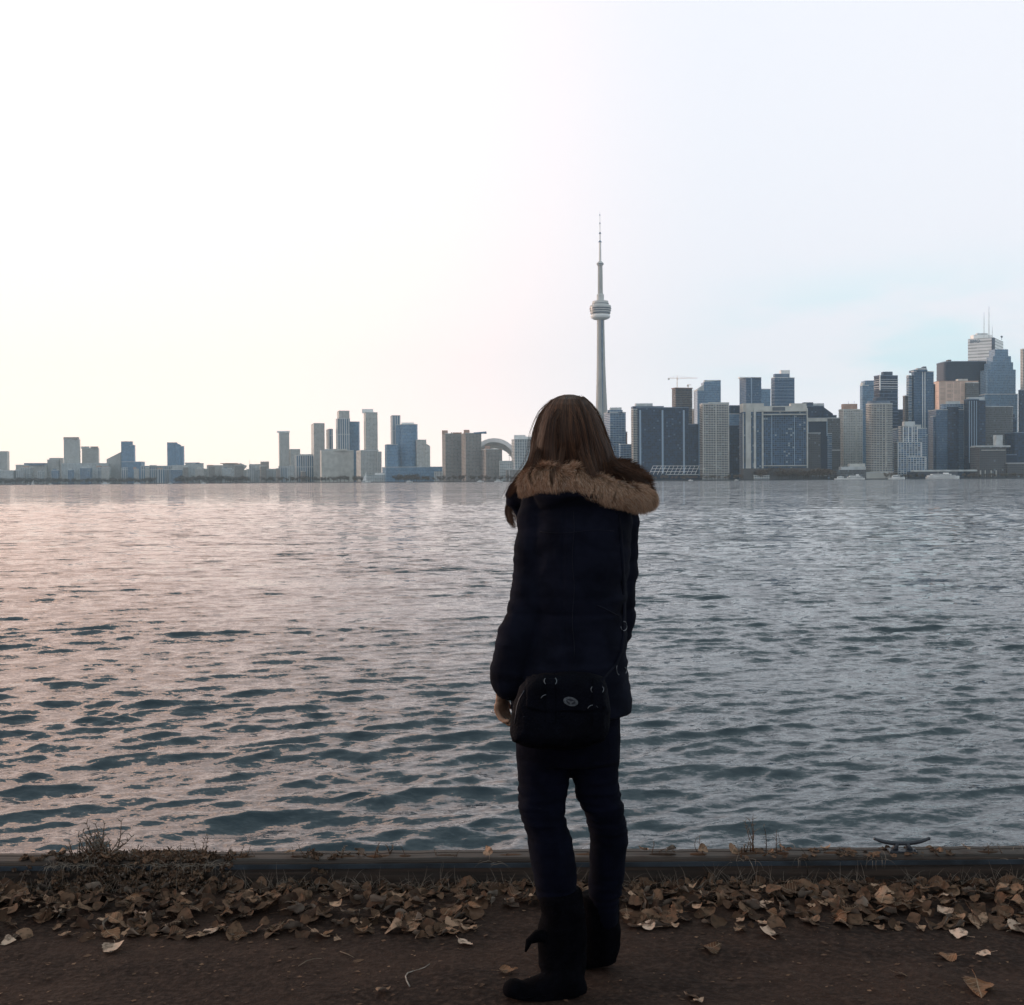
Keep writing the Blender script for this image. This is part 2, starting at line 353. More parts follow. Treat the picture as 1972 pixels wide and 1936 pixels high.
# edge beam: timber cap on a steel sheet-pile wall, in lengths with joints
mt = bpy.data.materials.new('weathered_timber'); mt.use_nodes = True; t = mt.node_tree; b = t.nodes['Principled BSDF']; b.inputs['Roughness'].default_value = .75
tcn = N(t, 'ShaderNodeTexCoord'); mp = N(t, 'ShaderNodeMapping'); mp.inputs['Scale'].default_value = (1.5, 45, 45); t.links.new(tcn.outputs['Object'], mp.inputs[0])
n1 = N(t, 'ShaderNodeTexNoise'); n1.inputs['Scale'].default_value = 1.6; n1.inputs['Detail'].default_value = 8; t.links.new(mp.outputs[0], n1.inputs[0])
n2 = N(t, 'ShaderNodeTexNoise'); n2.inputs['Scale'].default_value = 9; n2.inputs['Detail'].default_value = 8; t.links.new(tcn.outputs['Object'], n2.inputs[0])
c = MIX(t, MR(t, n1.outputs[0], .35, .65), (0.015, 0.0095, 0.0065), (0.042, 0.026, 0.018)); c = MIX(t, MR(t, n2.outputs[0], .5, .68, 0, .7), c, (0.03, 0.022, 0.018))
t.links.new(c, b.inputs['Base Color'])
bp = N(t, 'ShaderNodeBump'); bp.inputs['Strength'].default_value = .6; bp.inputs['Distance'].default_value = .004; t.links.new(n1.outputs[0], bp.inputs['Height']); t.links.new(bp.outputs[0], b.inputs['Normal'])
BY0, BY1, BZ = 4.262, 4.375, 0.095
wall = empty('seawall', (0, 4.3, 0), 'low timber topped seawall running along the water edge', 'seawall')
def beam(x0, x1):
    # rounded-edge box section swept along x, gently out of true
    prof = [(BY0, -.10), (BY0, BZ - .012), (BY0 + .004, BZ - .004), (BY0 + .012, BZ), (BY0 + .06, BZ + .001), (BY0 + .064, BZ - .003), (BY0 + .068, BZ - .003), (BY0 + .072, BZ + .001), (BY1 - .012, BZ), (BY1 - .004, BZ - .004), (BY1, BZ - .012), (BY1, -.10)]
    n = max(2, int((x1 - x0) / .05)); V = []; Fc = []; k = len(prof)
    for i in range(n + 1):
        x = x0 + (x1 - x0) * i / n; w_ = .0025 * fbm(x, 1, 2); w2 = .0025 * fbm(x, 8, 14)
        for (y, z) in prof: V.append((x, y + w2 * .6 + .0015 * x, z + w_ + w2 * (1 if z > 0 else 0)))
    for i in range(n):
        for j in range(k): Fc.append((i * k + j, i * k + (j + 1) % k, (i + 1) * k + (j + 1) % k, (i + 1) * k + j))
    Fc.append(tuple(range(k))[::-1]); Fc.append(tuple(n * k + j for j in range(k)))
    return mesh('cap_beam', V, Fc, mt, wall, smooth=False)
for x0, x1 in ((-40, -4.2), (-4.194, -1.3125), (-1.31, 1.05), (1.0525, 3.9), (3.906, 40)): beam(x0, x1)
# pale steel lip under the beam edge, and the sheet piling down into the water
msteel = mat('galvanised_edge', (0.022, 0.03, 0.04), rough=.6, metal=.3, var=.4, vscale=8)
lip = MB(); lip.box(-40, 40, BY0 - .011, BY0 - .007, BZ - .03, BZ - .014); lip.build('edge_strip', msteel, wall)
pil = MB(); x = -40
while x < 40:
    pil.add([(x, 4.385, -.06), (x + .2, 4.385, -.06), (x + .3, 4.315, -.06), (x + .5, 4.315, -.06), (x + .6, 4.385, -.06), (x, 4.385, -3), (x + .2, 4.385, -3), (x + .3, 4.315, -3), (x + .5, 4.315, -3), (x + .6, 4.385, -3)], [(i, i + 1, i + 6, i + 5) for i in range(4)]); x += .6
pil.build('sheet_piling', mat('rusty_sheet_pile', (.10, .06, .04), var=.4, vscale=3), wall)
def leaf_mat(name, cols, island=False):
    m = bpy.data.materials.new(name); m.use_nodes = True; t = m.node_tree; b = t.nodes['Principled BSDF']; b.inputs['Roughness'].default_value = .8; b.inputs['Specular IOR Level'].default_value = .1
    g = N(t, 'ShaderNodeNewGeometry'); oi = N(t, 'ShaderNodeObjectInfo')
    cols = [(r_ * 1.04, g_ * .92, b_ * .88) for r_, g_, b_ in cols]
    rnd = g.outputs['Random Per Island'] if island else oi.outputs['Random']
    cr = N(t, 'ShaderNodeValToRGB'); t.links.new(rnd, cr.inputs[0]); e = cr.color_ramp.elements
    e[0].position = 0; e[0].color = (*cols[0], 1); e[1].position = 1; e[1].color = (*cols[-1], 1)
    for i in range(1, len(cols) - 1): x_ = e.new(i / (len(cols) - 1)); x_.color = (*cols[i], 1)
    n = N(t, 'ShaderNodeTexNoise'); n.inputs['Scale'].default_value = 60 if island else 3.0; n.inputs['Detail'].default_value = 7
    tcn = N(t, 'ShaderNodeTexCoord'); t.links.new(tcn.outputs['Object'], n.inputs[0])
    c = MIX(t, MR(t, n.outputs[0], .48, .68, 0, .8), cr.outputs[0], (0.05, 0.033, 0.022))
    if not island:      # pale midrib and side veins
        sx_ = N(t, 'ShaderNodeSeparateXYZ'); t.links.new(tcn.outputs['Object'], sx_.inputs[0]); ax_ = M_(t, 'ABSOLUTE', sx_.outputs[0])
        rib = M_(t, 'LESS_THAN', ax_, .014); vv = M_(t, 'LESS_THAN', M_(t, 'ABSOLUTE', M_(t, 'SUBTRACT', M_(t, 'FRACT', M_(t, 'MULTIPLY', M_(t, 'SUBTRACT', sx_.outputs[1], M_(t, 'MULTIPLY', ax_, .7)), 7.0)), .5)), .05)
        c = MIX(t, M_(t, 'MULTIPLY', M_(t, 'MAXIMUM', rib, vv), .35), c, (0.50, 0.38, 0.27))
    c = MIX(t, M_(t, 'MULTIPLY', g.outputs['Backfacing'], .5), c, (0.30, 0.26, 0.22))
    t.links.new(c, b.inputs['Base Color']); return m
# ------------------------------------------------------------ far shore
GZ = 0.9
shore_pts = [(-200, 3450), (200, 3400), (420, 3300), (560, 3000), (700, 2720), (860, 2500), (1000, 2350), (1200, 2065), (1250, 2025), (1300, 2008), (1700, 1985), (2200, 1960)]
def shoreD(px):
    for (a, b), (c_, d) in zip(shore_pts, shore_pts[1:]):
        if a <= px <= c_: return b + (d - b) * (px - a) / (c_ - a)
    return shore_pts[0][1] if px < shore_pts[0][0] else shore_pts[-1][1]
fr = [((px - CX) / F * D, D) for px, D in shore_pts]; fr = [(-5200, 3900)] + fr + [(5200, 2300)]
mland = mat('shore_land', (0.07, 0.075, 0.065), var=.4, vscale=.02); mquay = mat('quay_wall', (0.045, 0.055, 0.07), var=.3, vscale=.05)
V = []; Fc = []; mi = []
for x, y in fr: V += [(x, y, WZ - 2), (x, y, GZ), (x * 1.3, 5900, GZ)]
for i in range(len(fr) - 1):
    a = 3 * i; Fc.append((a, a + 3, a + 4, a + 1)); mi.append(1); Fc.append((a + 1, a + 4, a + 5, a + 2)); mi.append(0)
tag(mesh('far_shore', V, Fc, None, mats=[mland, mquay], mi=mi), kind='structure')
# ------------------------------------------------------------ building kit
def topz(px, py, Y): return at(px, py, Y).z
def hit(Nx, Ny, dx, dy, tn):
    den = dx - tn * dy
    return (tn * Ny - Nx) / den if abs(den) > 1e-6 else -1
def tanpx(px, py):
    d = ray(px, py); return d.x / d.y
class Vol:
    """one block of a building: footprint solved from its left edge, its near corner and its right edge"""
    def __init__(s, D, x0, x1, yt, z0=GZ, split=0.0, yaw=12, depth=None, rnd=0, n=28, power=3.2):
        yr = yt[1] if isinstance(yt, tuple) else yt; yl = yt[0] if isinstance(yt, tuple) else yt
        xn = x0 + (x1 - x0) * split; tn = tanpx(xn, yr); s.N = Vector((tn * D, D))
        W = (x1 - x0) / F * D; depth = depth or max(12, min(38, W * .9))
        if rnd:
            tl, tr = tanpx(x0, yr), tanpx(x1, yr); Dc = D + depth / 2; cx = (tl + tr) / 2 * Dc; rx = (tr - tl) / 2 * D * 1.01; ry = depth / 2
            s.poly = []
            for k in range(n):
                t = -math.pi / 2 + 2 * math.pi * k / n; ct, st = math.cos(t), math.sin(t)
                s.poly.append(Vector((cx + rx * math.copysign(abs(ct) ** (2 / power), ct), Dc + ry * math.copysign(abs(st) ** (2 / power), st))))
            s.dR = Vector((1, 0)); s.dL = Vector((0, 1))
        else:
            th = R(yaw) if split > 0 else R(1.5)
            dR = Vector((math.cos(th), math.sin(th))); dL = Vector((-math.sin(th), math.cos(th)))
            t = hit(s.N.x, s.N.y, dR.x, dR.y, tanpx(x1, yr)); tR = t if t > 0 else W
            if split > 0:
                t = hit(s.N.x, s.N.y, dL.x, dL.y, tanpx(x0, yl)); tL = t if 0 < t < 90 else depth
            else: tL = depth
            s.dR, s.dL = dR, dL
            s.poly = [s.N, s.N + dR * tR, s.N + dR * tR + dL * tL, s.N + dL * tL]
        s.z0 = z0; s.round = rnd
        zl, zr = topz(x0, yl, D), topz(x1, yr, D)
        if isinstance(yt, tuple):
            xs = [p.x for p in s.poly]; a, b_ = min(xs), max(xs); s.tops = [zl + (zr - zl) * (p.x - a) / (b_ - a) for p in s.poly]
        else: s.tops = [(zl + zr) / 2] * len(s.poly)
        s.D = D; s.top = max(s.tops)
    def mesh(s, name, mt_, parent):
        V = []; Fc = []; U = []; n = len(s.poly); acc = 0
        for i in range(n):
            p, q = s.poly[i], s.poly[(i + 1) % n]; l = (q - p).length; k = len(V)
            V += [(p.x, p.y, s.z0), (q.x, q.y, s.z0), (q.x, q.y, s.tops[(i + 1) % n]), (p.x, p.y, s.tops[i])]
            Fc.append((k, k + 1, k + 2, k + 3)); U.append([(acc, s.z0), (acc + l, s.z0), (acc + l, s.tops[(i + 1) % n]), (acc, s.tops[i])]); acc += l
        k = len(V); V += [(p.x, p.y, s.tops[i]) for i, p in enumerate(s.poly)]; Fc.append(tuple(range(k, k + n))); U.append([(.1, .1)] * n)
        return mesh(name, V, Fc, mt_, parent, uvs=U)
    def ring(s, name, mt_, parent, z0, z1, out, hollow=False):
        """a proud band or slab round the block"""
        c_ = sum(s.poly, Vector((0, 0))) / len(s.poly); P = []
        for p in s.poly:
            v = (p - c_); P.append(p + v.normalized() * out * 1.3)
        m = MB(); n = len(P)
        m.add([(p.x, p.y, z0) for p in P] + [(p.x, p.y, z1) for p in P], [tuple(range(n))[::-1], tuple(range(n, 2 * n))] + [(i, (i + 1) % n, n + (i + 1) % n, n + i) for i in range(n)])
        return m if name is None else m.build(name, mt_, parent)
    def slabs(s, mt_, parent, fh=3.2, out=1.1, name='balcony_slabs', z0=None, z1=None):
        m = MB(); z = (z0 or s.z0 + 6)
        while z < (z1 or s.top - 2):
            r_ = s.ring(None, None, None, z, z + .35, out); m.add(r_.V, r_.F); z += fh
        return m.build(name, mt_, parent)
    def pier(s, px, wpx, y0, y1, mt_, parent, out=.9, name='facade_pier'):
        """vertical strip standing proud of the facade; y0 top, y1 bottom in the photo"""
        tn = tanpx(px, (y0 + y1) / 2); t = hit(s.N.x, s.N.y, s.dR.x, s.dR.y, tn); d = s.dR
        if t < 0: t = hit(s.N.x, s.N.y, s.dL.x, s.dL.y, tn); d = s.dL
        c_ = s.N + d * max(t, 0); nrm = Vector((d.y, -d.x)) if d is s.dR else Vector((-d.y, d.x))
        m = MB(); w_ = wpx / F * s.D / 2
        m.obox((c_.x, c_.y, 0), Vector((d.x, d.y, 0)), Vector((nrm.x, nrm.y, 0)), w_, out, max(GZ, topz(px, y1, s.D)), topz(px, y0, s.D))
        return m.build(name, mt_, parent)
def building(label, vols, cat='building', name='tower_block', group=None):
    """vols: dicts; part name, style, x0,x1,yt; 'on' = index of the block it stands on (roof) else from the ground; dd = extra distance"""
    v0 = vols[0]; D0 = v0['D']; out = []
    e = None
    for i, v in enumerate(vols):
        D = v.get('D', D0) + v.get('dd', 0); z0 = GZ
        if 'on' in v: z0 = out[v['on']][0].top - .3 if not v.get('low') else min(out[v['on']][0].tops) - 4
        vol = Vol(D, v['x0'], v['x1'], v['yt'], z0, v.get('s', 0), v.get('yaw', 14), v.get('depth'), v.get('round', 0), power=v.get('pw', 3.2))
        if e is None: e = empty(name, (vol.N.x, vol.N.y, GZ), label, cat, group)
        o = vol.mesh(v.get('n', 'wall' if 'on' not in v else 'penthouse'), MATS[v['st']], e)
        out.append((vol, o))
        if v.get('cap', 'on' not in v) and not isinstance(v['yt'], tuple):
            vol.ring('parapet', MATS[v.get('capst', 'mech' if v['st'] not in ('ink', 'navy') else 'mblue')], e, vol.top + .02, vol.top + 1.5, .35)
    return e, out
def A(label, D, x0, x1, yt, st, s=0, extras=(), **k):
    v = dict(D=D, x0=x0, x1=x1, yt=yt, st=st, s=s); nm = k.pop('name', 'tower_block'); gp = k.pop('group', None); v.update(k)
    return building(label, [v] + [dict(e_) for e_ in extras], name=nm, group=gp)
def ph(x0, x1, yt, st='mech', dd=6, on=0, **k): return dict(x0=x0, x1=x1, yt=yt, st=st, dd=dd, on=on, depth=k.pop('depth', 12), **k)
def wg(x0, x1, yt, st, dd=-4, **k): return dict(x0=x0, x1=x1, yt=yt, st=st, dd=dd, n=k.pop('n', 'wing'), **k)
# ---- left shore, far away
A('grey block cut by the left picture edge', 3560, -25, 14, 870, 'grey', .2)
A('long low hall with shallow arched roof near the left edge', 3520, 27, 90, 896, 'grey', .05, [ph(46, 84, 892, 'mblue', 8, depth=40)], name='low_hall')
A('small pale shed at the water at far left', 3460, 0, 26, 907, 'pale', name='shed')
A('mid-rise block stepping up to the tall grey tower at far left', 3560, 87, 113, 886, 'grey', .15, [wg(95, 116, 883, 'grey', 14)])
A('tall grey tower with capped top, highest at far left', 3540, 111, 152, 847, 'grey', .28, [ph(122, 150, 842, 'warm', 5)])
A('twin-topped grey block beside the tallest far left tower', 3600, 154, 189, 864, 'grey', .1, [ph(156, 170, 860), ph(174, 187, 860, 'warm')])
A('low pale offices before the twin-topped block at far left', 3500, 108, 210, 893, 'pale', .1, name='office_block')
A('wedge roofed block climbing toward the slim blue tower', 3580, 205, 232, (885, 871), 'grey', 0)
A('slim blue glass tower with right shoulder at far left', 3560, 230, 255, 851, 'lblue', .12, [wg(248, 258, 858, 'lblue', 6), wg(234, 272, 890, 'lblue', -8)])
A('long pale low building with dark bays, far left shore', 3460, 268, 345, 898, 'stripes', .04, [ph(288, 300, 896, 'pale')], name='low_building')
A('blue tower with curved shoulder standing alone at left', 3540, 318, 341, 853, 'lblue', .16, [wg(338, 347, (853, 857), 'lblue', 2), wg(345, 353, 860, 'lblue', 4), ])
A('low pale wing under the lone curved tower', 3440, 331, 358, 897, 'pale', name='low_building')
A('flat blue-grey low block right of the lone curved tower', 3500, 353, 392, 893, 'pale', .1, [ph(356, 383, 891, 'mblue')], name='low_building')
A('low tan roofed sheds between the curved tower and the slanted silos', 3420, 398, 432, 897, 'grey', name='low_building')
A('low dark shed strip filling the gap before the slanted sheds', 3400, 384, 402, 903, 'grey', name='shed', cap=False)
A('low grey shed behind the thin pole at left', 3420, 462, 488, 905, 'grey', name='shed', cap=False)
A('low block with a dark overhanging roof by the slanted sheds', 3380, 426, 458, 893, 'grey', .1, [ph(424, 456, 892, 'brick', -2, depth=26)], name='low_building')
A('pale block right of the thin pole at left', 3340, 485, 502, 895, 'pale', name='low_building')
A('tan box shaped block left of the white capped tower', 3340, 498, 518, 890, 'warm', .2, name='low_building')
A('low pale terminal in front of the white capped tower', 3235, 474, 556, 904, 'pale', .03, [wg(536, 556, 899, 'stripes', -6)], name='terminal')
A('white capped tower with sunlit left face at left of the cluster', 3260, 526, 557, 833, 'grey', .38, [ph(533, 557, 830, 'whitep', 3)])
A('small mid-rise block behind the fluted low building', 3260, 556, 578, 866, 'grey', .15)
A('fluted low building with dark vertical bays', 3080, 564, 612, 878, 'stripes', .12, [wg(574, 604, 876, 'pale', 20)], name='office_block')
A('plain tower with flat top left of the tan striped tower', 3060, 599, 625, 816, 'grey', .2)
A('narrow tan striped tower between two taller ones', 3080, 628, 641, 827, 'stripes', .4)
A('tall stepped tower, second highest in the left cluster', 3000, 638, 674, 807, 'stripes', .32, [wg(649, 673, 792, 'grey', 5, s=.15)])
A('blue glass tower tucked right of the tall stepped tower', 3040, 672, 691, 813, 'lblue')
A('broad rough concrete silo block before the left cluster', 2930, 612, 681, 868, 'concp', .1, [wg(626, 650, 866, 'concp', 12), ph(640, 668, 865, 'concp')], name='silo_block', cat='silo')[0]['category'] = 'silo'
A('tallest round cornered tower of the left cluster with pale crown', 2900, 691, 727, 795, 'grey', .36, [ph(697, 718, 788, 'whitep', 8)])
A('grey stepped block below the tallest left cluster tower', 2770, 686, 729, 868, 'grey', .2, [wg(727, 734, 871, 'grey', 4)])
A('dark topped tower with sunlit orange left face', 2800, 744, 771, 801, 'stripes', .42, [ph(744, 771, 800, 'dark', 0, depth=22, s=.42)])
A('blue curved tower with tiered pale crown', 2760, 771, 804, 818, 'lblue', .1, [ph(773, 797, 814, 'whitep'), wg(762, 790, 819, 'lblue', 10)], round=1)
A('dark blue block tucked in front of the orange lit tower', 2725, 741, 766, 857, 'lblue', .15)
A('rounded grey tower stepping down beside the curved blue tower', 2745, 800, 821, 848, 'grey', .15, [wg(818, 828, (853, 859), 'grey', 3)])
A('long dark glass low building behind the waterfront trees', 2692, 736, 884, 900, 'lblue', .05, name='long_building')
A('left one of the twin brown slab blocks', 2560, 842, 889, 836, 'brown', .33, [ph(851, 862, 829, 'brick'), ph(868, 871, 833, 'brick')])
A('right one of the twin brown slab blocks with roof wedge', 2500, 888, 927, 835, 'brown', .22, [ph(893, 904, 828, 'brick'), ph(912, 937, (833, 831), 'lblue', 4), ph(872, 889, 833, 'brick')])
A('lower brown block in front of the white arched dome', 2460, 927, 967, 866, 'brown', .22, [ph(934, 944, 859, 'brick'), ph(957, 966, 865, 'brick')])
A('low flat block under the white dome', 2420, 962, 990, 889, 'pale', name='low_building')
A('white condominium with dark windows left of the hair', 2400, 985, 1034, 847, 'white', .12, [ph(990, 1012, 838, 'whitep'), ph(1008, 1030, 841, 'whitep', 10)])
A('low brick quayside building behind the hair', 2388, 975, 1060, 905, 'brown', name='low_building')
lr = random.Random(41)
for i in range(30):
    px = -5 + i * 25.5 + lr.uniform(-8, 8)
    if 600 < px < 740: continue
    wd = lr.uniform(10, 26); hy = lr.choice([907, 905, 903, 900, 897, 894]) + lr.uniform(-2, 2) + (6 if px > 400 else 0) * 0
    A('low pale building half hidden by trees on the left shore', shoreD(px) + lr.uniform(30, 75), px, px + wd, hy, lr.choice(['pale', 'white', 'warm', 'grey', 'stripes', 'slabblue', 'brown']), lr.choice([.0, .15, .3]),
      [ph(px + wd * .2, px + wd * lr.uniform(.4, .8), hy - lr.uniform(1.5, 4), lr.choice(['mech', 'brick', 'concp', 'mblue']))], name='low_building', group='low buildings among the trees on the left shore', depth=12)
# ---- right of the landmark tower
A('light blue slab tower touching the tall spire', 2160, 1163, 1205, 795, 'slabblue', .28, [ph(1175, 1197, 785, 'mech'), ph(1170, 1199, 790, 'slabblue', 3), wg(1201, 1208, 833, 'rust', 8), ])
A('low blue tower filling the gap before the navy slab', 2140, 1192, 1218, 857, 'slabblue', .1)
e, o = A('broad navy blue glass slab, widest dark tower', 2080, 1226, 1326, 786, 'navy', 0, [ph(1224, 1257, 777, 'mech'), wg(1219, 1278, 784, 'navy', 2, depth=26), ph(1276, 1318, 786, 'mblue', 10), wg(1326, 1345, 818, 'navy', 2)], depth=30)
for x in (1233, 1276, 1317): o[0][0].pier(x, 3.4, 790, 912, MATS['mullion'], e, .8)
o[3][0].pier(1340, 1.6, 818, 912, MATS['mullion'], e, .8)
e, o = A('pale balconied tower end on the on the left of the navy slab', 2078, 1216, 1227, 789, 'slab', .3)
o[0][0].slabs(PL['concp'], e, 3.0, 1.3)
# tower being built, with its crane
e, o = A('unfinished tower with open concrete floors under a crane', 2150, 1294, 1333, 748, 'scaffold', .18, [], cap=False)
o[0][0].slabs(mat('raw_slab_edge', (.27, .21, .18)), e, 3.2, .7, 'floor_slabs'); v = o[0][0]
o[0][0].ring('roof_deck', PL['rust'], e, v.top + .05, v.top + 1.4, 1.2)
hm = MB(); p = at(1336, 860, 2150); a, b_ = p.x - 1.3, p.x + 1.6; zt = topz(1336, 751, 2150)
for x in (a, b_): hm.box(x - .16, x + .16, 2147, 2147.3, GZ, zt)
z = GZ
while z < zt: hm.box(a, b_, 2147.05, 2147.25, z, z + .25); z += 3.2
hm.build('hoist_mast', PL['rust'], e)
def crane(px, py0, py1, D, xl, xr, label, h=1.0):
    p = at(px, py0, D); zb = at(px, py1, D).z; e = empty('tower_crane', (p.x, D, zb), label, 'crane'); zt = p.z; S_ = PL['steel']
    m = MB(); w_ = .55
    for sx in (-1, 1):
        for sy in (-1, 1): m.tube([(p.x + sx * w_, D + sy * w_, zb), (p.x + sx * w_, D + sy * w_, zt)], .14, 4)
    z = zb; k = 1
    while z < zt - 1.2: m.tube([(p.x - w_ * k, D - w_, z), (p.x + w_ * k, D - w_, z + 1.2)], .1, 4); z += 1.2; k = -k
    m.build('mast', S_, e)
    m = MB(); x0 = at(xl, py0, D).x; x1 = at(xr, py0, D).x
    for yy, zz in ((-.6, 0), (.6, 0), (0, 1.1)): m.tube([(x0, D + yy, zt + zz), (x1, D + yy, zt + zz)], .12, 4)
    x = x0
    while x < x1 - 1.5: m.tube([(x, D - .6, zt), (x + .75, D, zt + 1.1), (x + 1.5, D - .6, zt)], .07, 4); x += 1.5
    m.build('jib', S_, e); m = MB(); m.tube([(p.x, D, zt), (p.x, D, zt + 5 * h)], .3, 5); m.tube([(x0 + 1, D, zt + 1), (p.x, D, zt + 5 * h), (x1 * .7 + p.x * .3, D, zt + 1)], .09, 4); m.build('tie_mast', S_, e)
    m = MB(); m.box(x0, x0 + 3.2, D - .7, D + .7, zt - 2.4, zt - .2); m.build('counterweight', PL['concp'], e)
    m = MB(); m.box(p.x + .7, p.x + 2.1, D - .8, D + .6, zt - 2.0, zt - .1); m.build('cab', PL['whitep'], e)
crane(1304, 729, 748, 2160, 1286, 1343, 'orange tower crane on top of the unfinished tower')
crane(1325, 742, 748, 2172, 1323, 1332, 'small derrick at the right of the unfinished tower roof', .3)
A('small tan stepped block behind the unfinished tower', 2400, 1331, 1348, 791, 'warm', .2, [wg(1334, 1343, 789, 'brown', 8)])
A('light blue tower with sloping white crown', 2300, 1343, 1388, 752, 'lblue', .0, [dict(x0=1343, x1=1356, yt=(750, 740), st='mech', on=0, dd=0, depth=30, n='sloped_crown'), dict(x0=1355.5, x1=1388, yt=(736, 733), st='lblue', on=0, dd=0, depth=30, n='upper_storeys'), ph(1357, 1388, 732, 'mech', 2)])
e, o = A('concrete grid apartment tower with pale floor slabs', 2050, 1353, 1404, 778, 'slab', 0, [ph(1366, 1404, 775, 'concp', 4)], depth=28)
o[0][0].slabs(PL['concp'], e, 3.0, .6)
for x in (1354.5, 1379, 1403): o[0][0].pier(x, 1.8, 780, 912, PL['concp'], e, 1.2)
A('plain blue side tower right of the concrete grid tower', 2100, 1391, 1402, 790, 'blue', .0)
A('navy tower with pale top band between two tall towers', 2260, 1403, 1426, 782, 'navy', .15, [ph(1405, 1424, 781, 'mech'), wg(1403, 1424, 798, 'lblue', -3, depth=8), wg(1404, 1426, 820, 'navy', -8)])
e, o = A('blue tower with notched pale roof above the hotel', 2200, 1424, 1466, 728, 'blue', .3, [ph(1424, 1435, 726, 'whitep', -1), ph(1442, 1466, 727, 'dark', 2), ])
o[0][0].pier(1447, 1.6, 728, 800, MATS['mullion'], e, .8)
A('short light blue tower between the two tallest behind the hotel', 2500, 1464, 1484, 750, 'lblue', .1)
e, o = A('round cornered blue tower with high pale penthouse', 2220, 1485, 1530, 728, 'blue', .15, [ph(1492, 1520, 720, 'mblue'), ph(1504, 1521, 713, 'whitep', 8)])
o[0][0].slabs(MATS['mullion'], e, 6.4, .4, 'floor_bands')
# the wide hotel on the quay
e, o = A('wide hotel with gridded blue windows and pale top band on the quay', 2030, 1431, 1556, 793, 'hotel', 0,
    [ph(1431, 1471, 777, 'concp', 1, depth=26, n='top_storey'), ph(1470, 1554, 782, 'concp', 2, depth=24, n='top_storey'), ph(1523, 1553, 777, 'concp', 6), ph(1488, 1512, 784, 'glassd', .6, depth=4, n='window_band')], depth=30, cap=False)
v = o[0][0]
for x, w_, y0 in ((1441, 10, 779), (1453.5, 4, 786), (1468.5, 3, 790), (1554.5, 2.4, 786), (1431.5, 1.5, 796)): v.pier(x, w_, y0, 918, PL['concp'], e, 1.3)
for x in (1486, 1530): v.pier(x, 1.0, 800, 896, MATS['mullion'], e, .5, 'mullion')
for y0, y1 in ((797, 799.5), (791, 793), (896, 898)):
    m = MB(); a = at(1470, y1, 2028); b2 = at(1554, y0, 2028); m.box(a.x, b2.x, 2027.6, 2032, a.z, b2.z); m.build('facade_band', PL['concp'], e)
m = MB(); a = at(1431, 921, 2008)
m.box(a.x, at(1560, 921, 2008).x, 2005, 2029, GZ, topz(1500, 902, 2008)); m.build('podium', MATS['dbrown'], e)
A('dark blue tower with stepped sloping roof behind the hotel', 2260, 1530, 1587, 783, 'navy', 0, [ph(1548, 1566, 775, 'dark', 2), ph(1566, 1587, 777, 'mech', 4), wg(1585, 1604, (783, 797), 'navy', 0), wg(1602, 1611, 801, 'navy', 4)], depth=30)
e, o = A('dark glass block with pale frame right of the hotel', 2080, 1556, 1593, 806, 'ink', 0, [wg(1556, 1580, 835, 'dbrown', -14, depth=13), wg(1556, 1593, 917, 'dbrown', -20, n='base', depth=5)], depth=26)
for y0, y1 in ((805, 812),):
    m = MB(); a = at(1556, y1, 2079); b2 = at(1593, y0, 2079); m.box(a.x, b2.x, 2078.4, 2080, a.z, b2.z); m.build('facade_band', PL['concp'], e)
for x in (1556, 1592.5): o[0][0].pier(x, 1.6, 806, 840, MATS['mullion'], e, .7)
A('low blue-grey block between the hotel and the grey tower', 2120, 1588, 1618, 806, 'taupe', 0, [wg(1590, 1602, 836, 'slabblue', -10), wg(1600, 1618, 868, 'dbrown', -6)])
e, o = A('grey concrete tower with brick red penthouse', 2160, 1615, 1661, 790, 'grey', .2, [ph(1624, 1651, 778, 'brick'), ph(1619, 1656, 788, 'concp', 3)])
o[0][0].pier(1649, 1.2, 800, 900, PL['concp'], e)
for x in (1634, 1645):
    m = MB(); p = at(x, 778, 2170); m.tube([(p.x, 2170, p.z), (p.x, 2170, p.z + 5)], .2, 5); m.build('roof_mast', PL['darkm'], e)
A('pale blue stepped tower left of the banded navy tower', 2320, 1656, 1690, 743, 'lblue', .15, [ph(1666, 1686, 733, 'lblue', 3, depth=24, n='upper_storeys'), ph(1661, 1672, 737, 'mech')])
e, o = A('navy tower with white floor lines and dark penthouse', 2160, 1683, 1729, 724, 'navy', .24, [ph(1701, 1719, 716, 'dark')])
o[0][0].pier(1694.5, 1.8, 722, 752, PL['whitep'], e)
v = o[0][0]
m = MB()
for y0 in (731, 735, 739, 744, 748):
    z0 = topz(1705, y0, 2160); r_ = v.ring(None, None, None, z0, z0 + .7, .35); m.add(r_.V, r_.F)
m.build('floor_bands', PL['whitep'], e); v.slabs(MATS['mullion'], e, 6.4, .9)
e, o = A('rounded grey waterfront tower with dark disc cap', 2025, 1669, 1717, 778, 'slab', 0, [ph(1671, 1712, 772, 'mblue', 2, depth=30, round=1, n='crown'), ph(1682, 1707, 766, 'dark', 8, depth=20, round=1), wg(1660, 1720, 911, 'concp', -14, n='base')], round=1, depth=36, pw=2.6)
o[0][0].slabs(PL['concp'], e, 3.0, .5); o[0][0].pier(1706, 1.6, 780, 900, PL['concp'], e, 1.2)
A('plain navy block in the gap right of the banded tower', 2300, 1725, 1748, 790, 'navy', 0)
e, o = A('blue tower with twin pale vertical strips and balconied edge', 2200, 1755, 1798, 716, 'blue', .12, [ph(1760, 1786, 712, 'blue', 1, depth=26, n='upper_storeys'), ph(1767, 1785, 709, 'mech', 5), ph(1779, 1784, 706, 'dark', 8), wg(1743, 1756, 763, 'dbrown', 6), wg(1750, 1756, 724, 'slabblue', 2)])
for x in (1776.5, 1781): o[0][0].pier(x, 1.3, 712, 826, PL['whitep'], e)
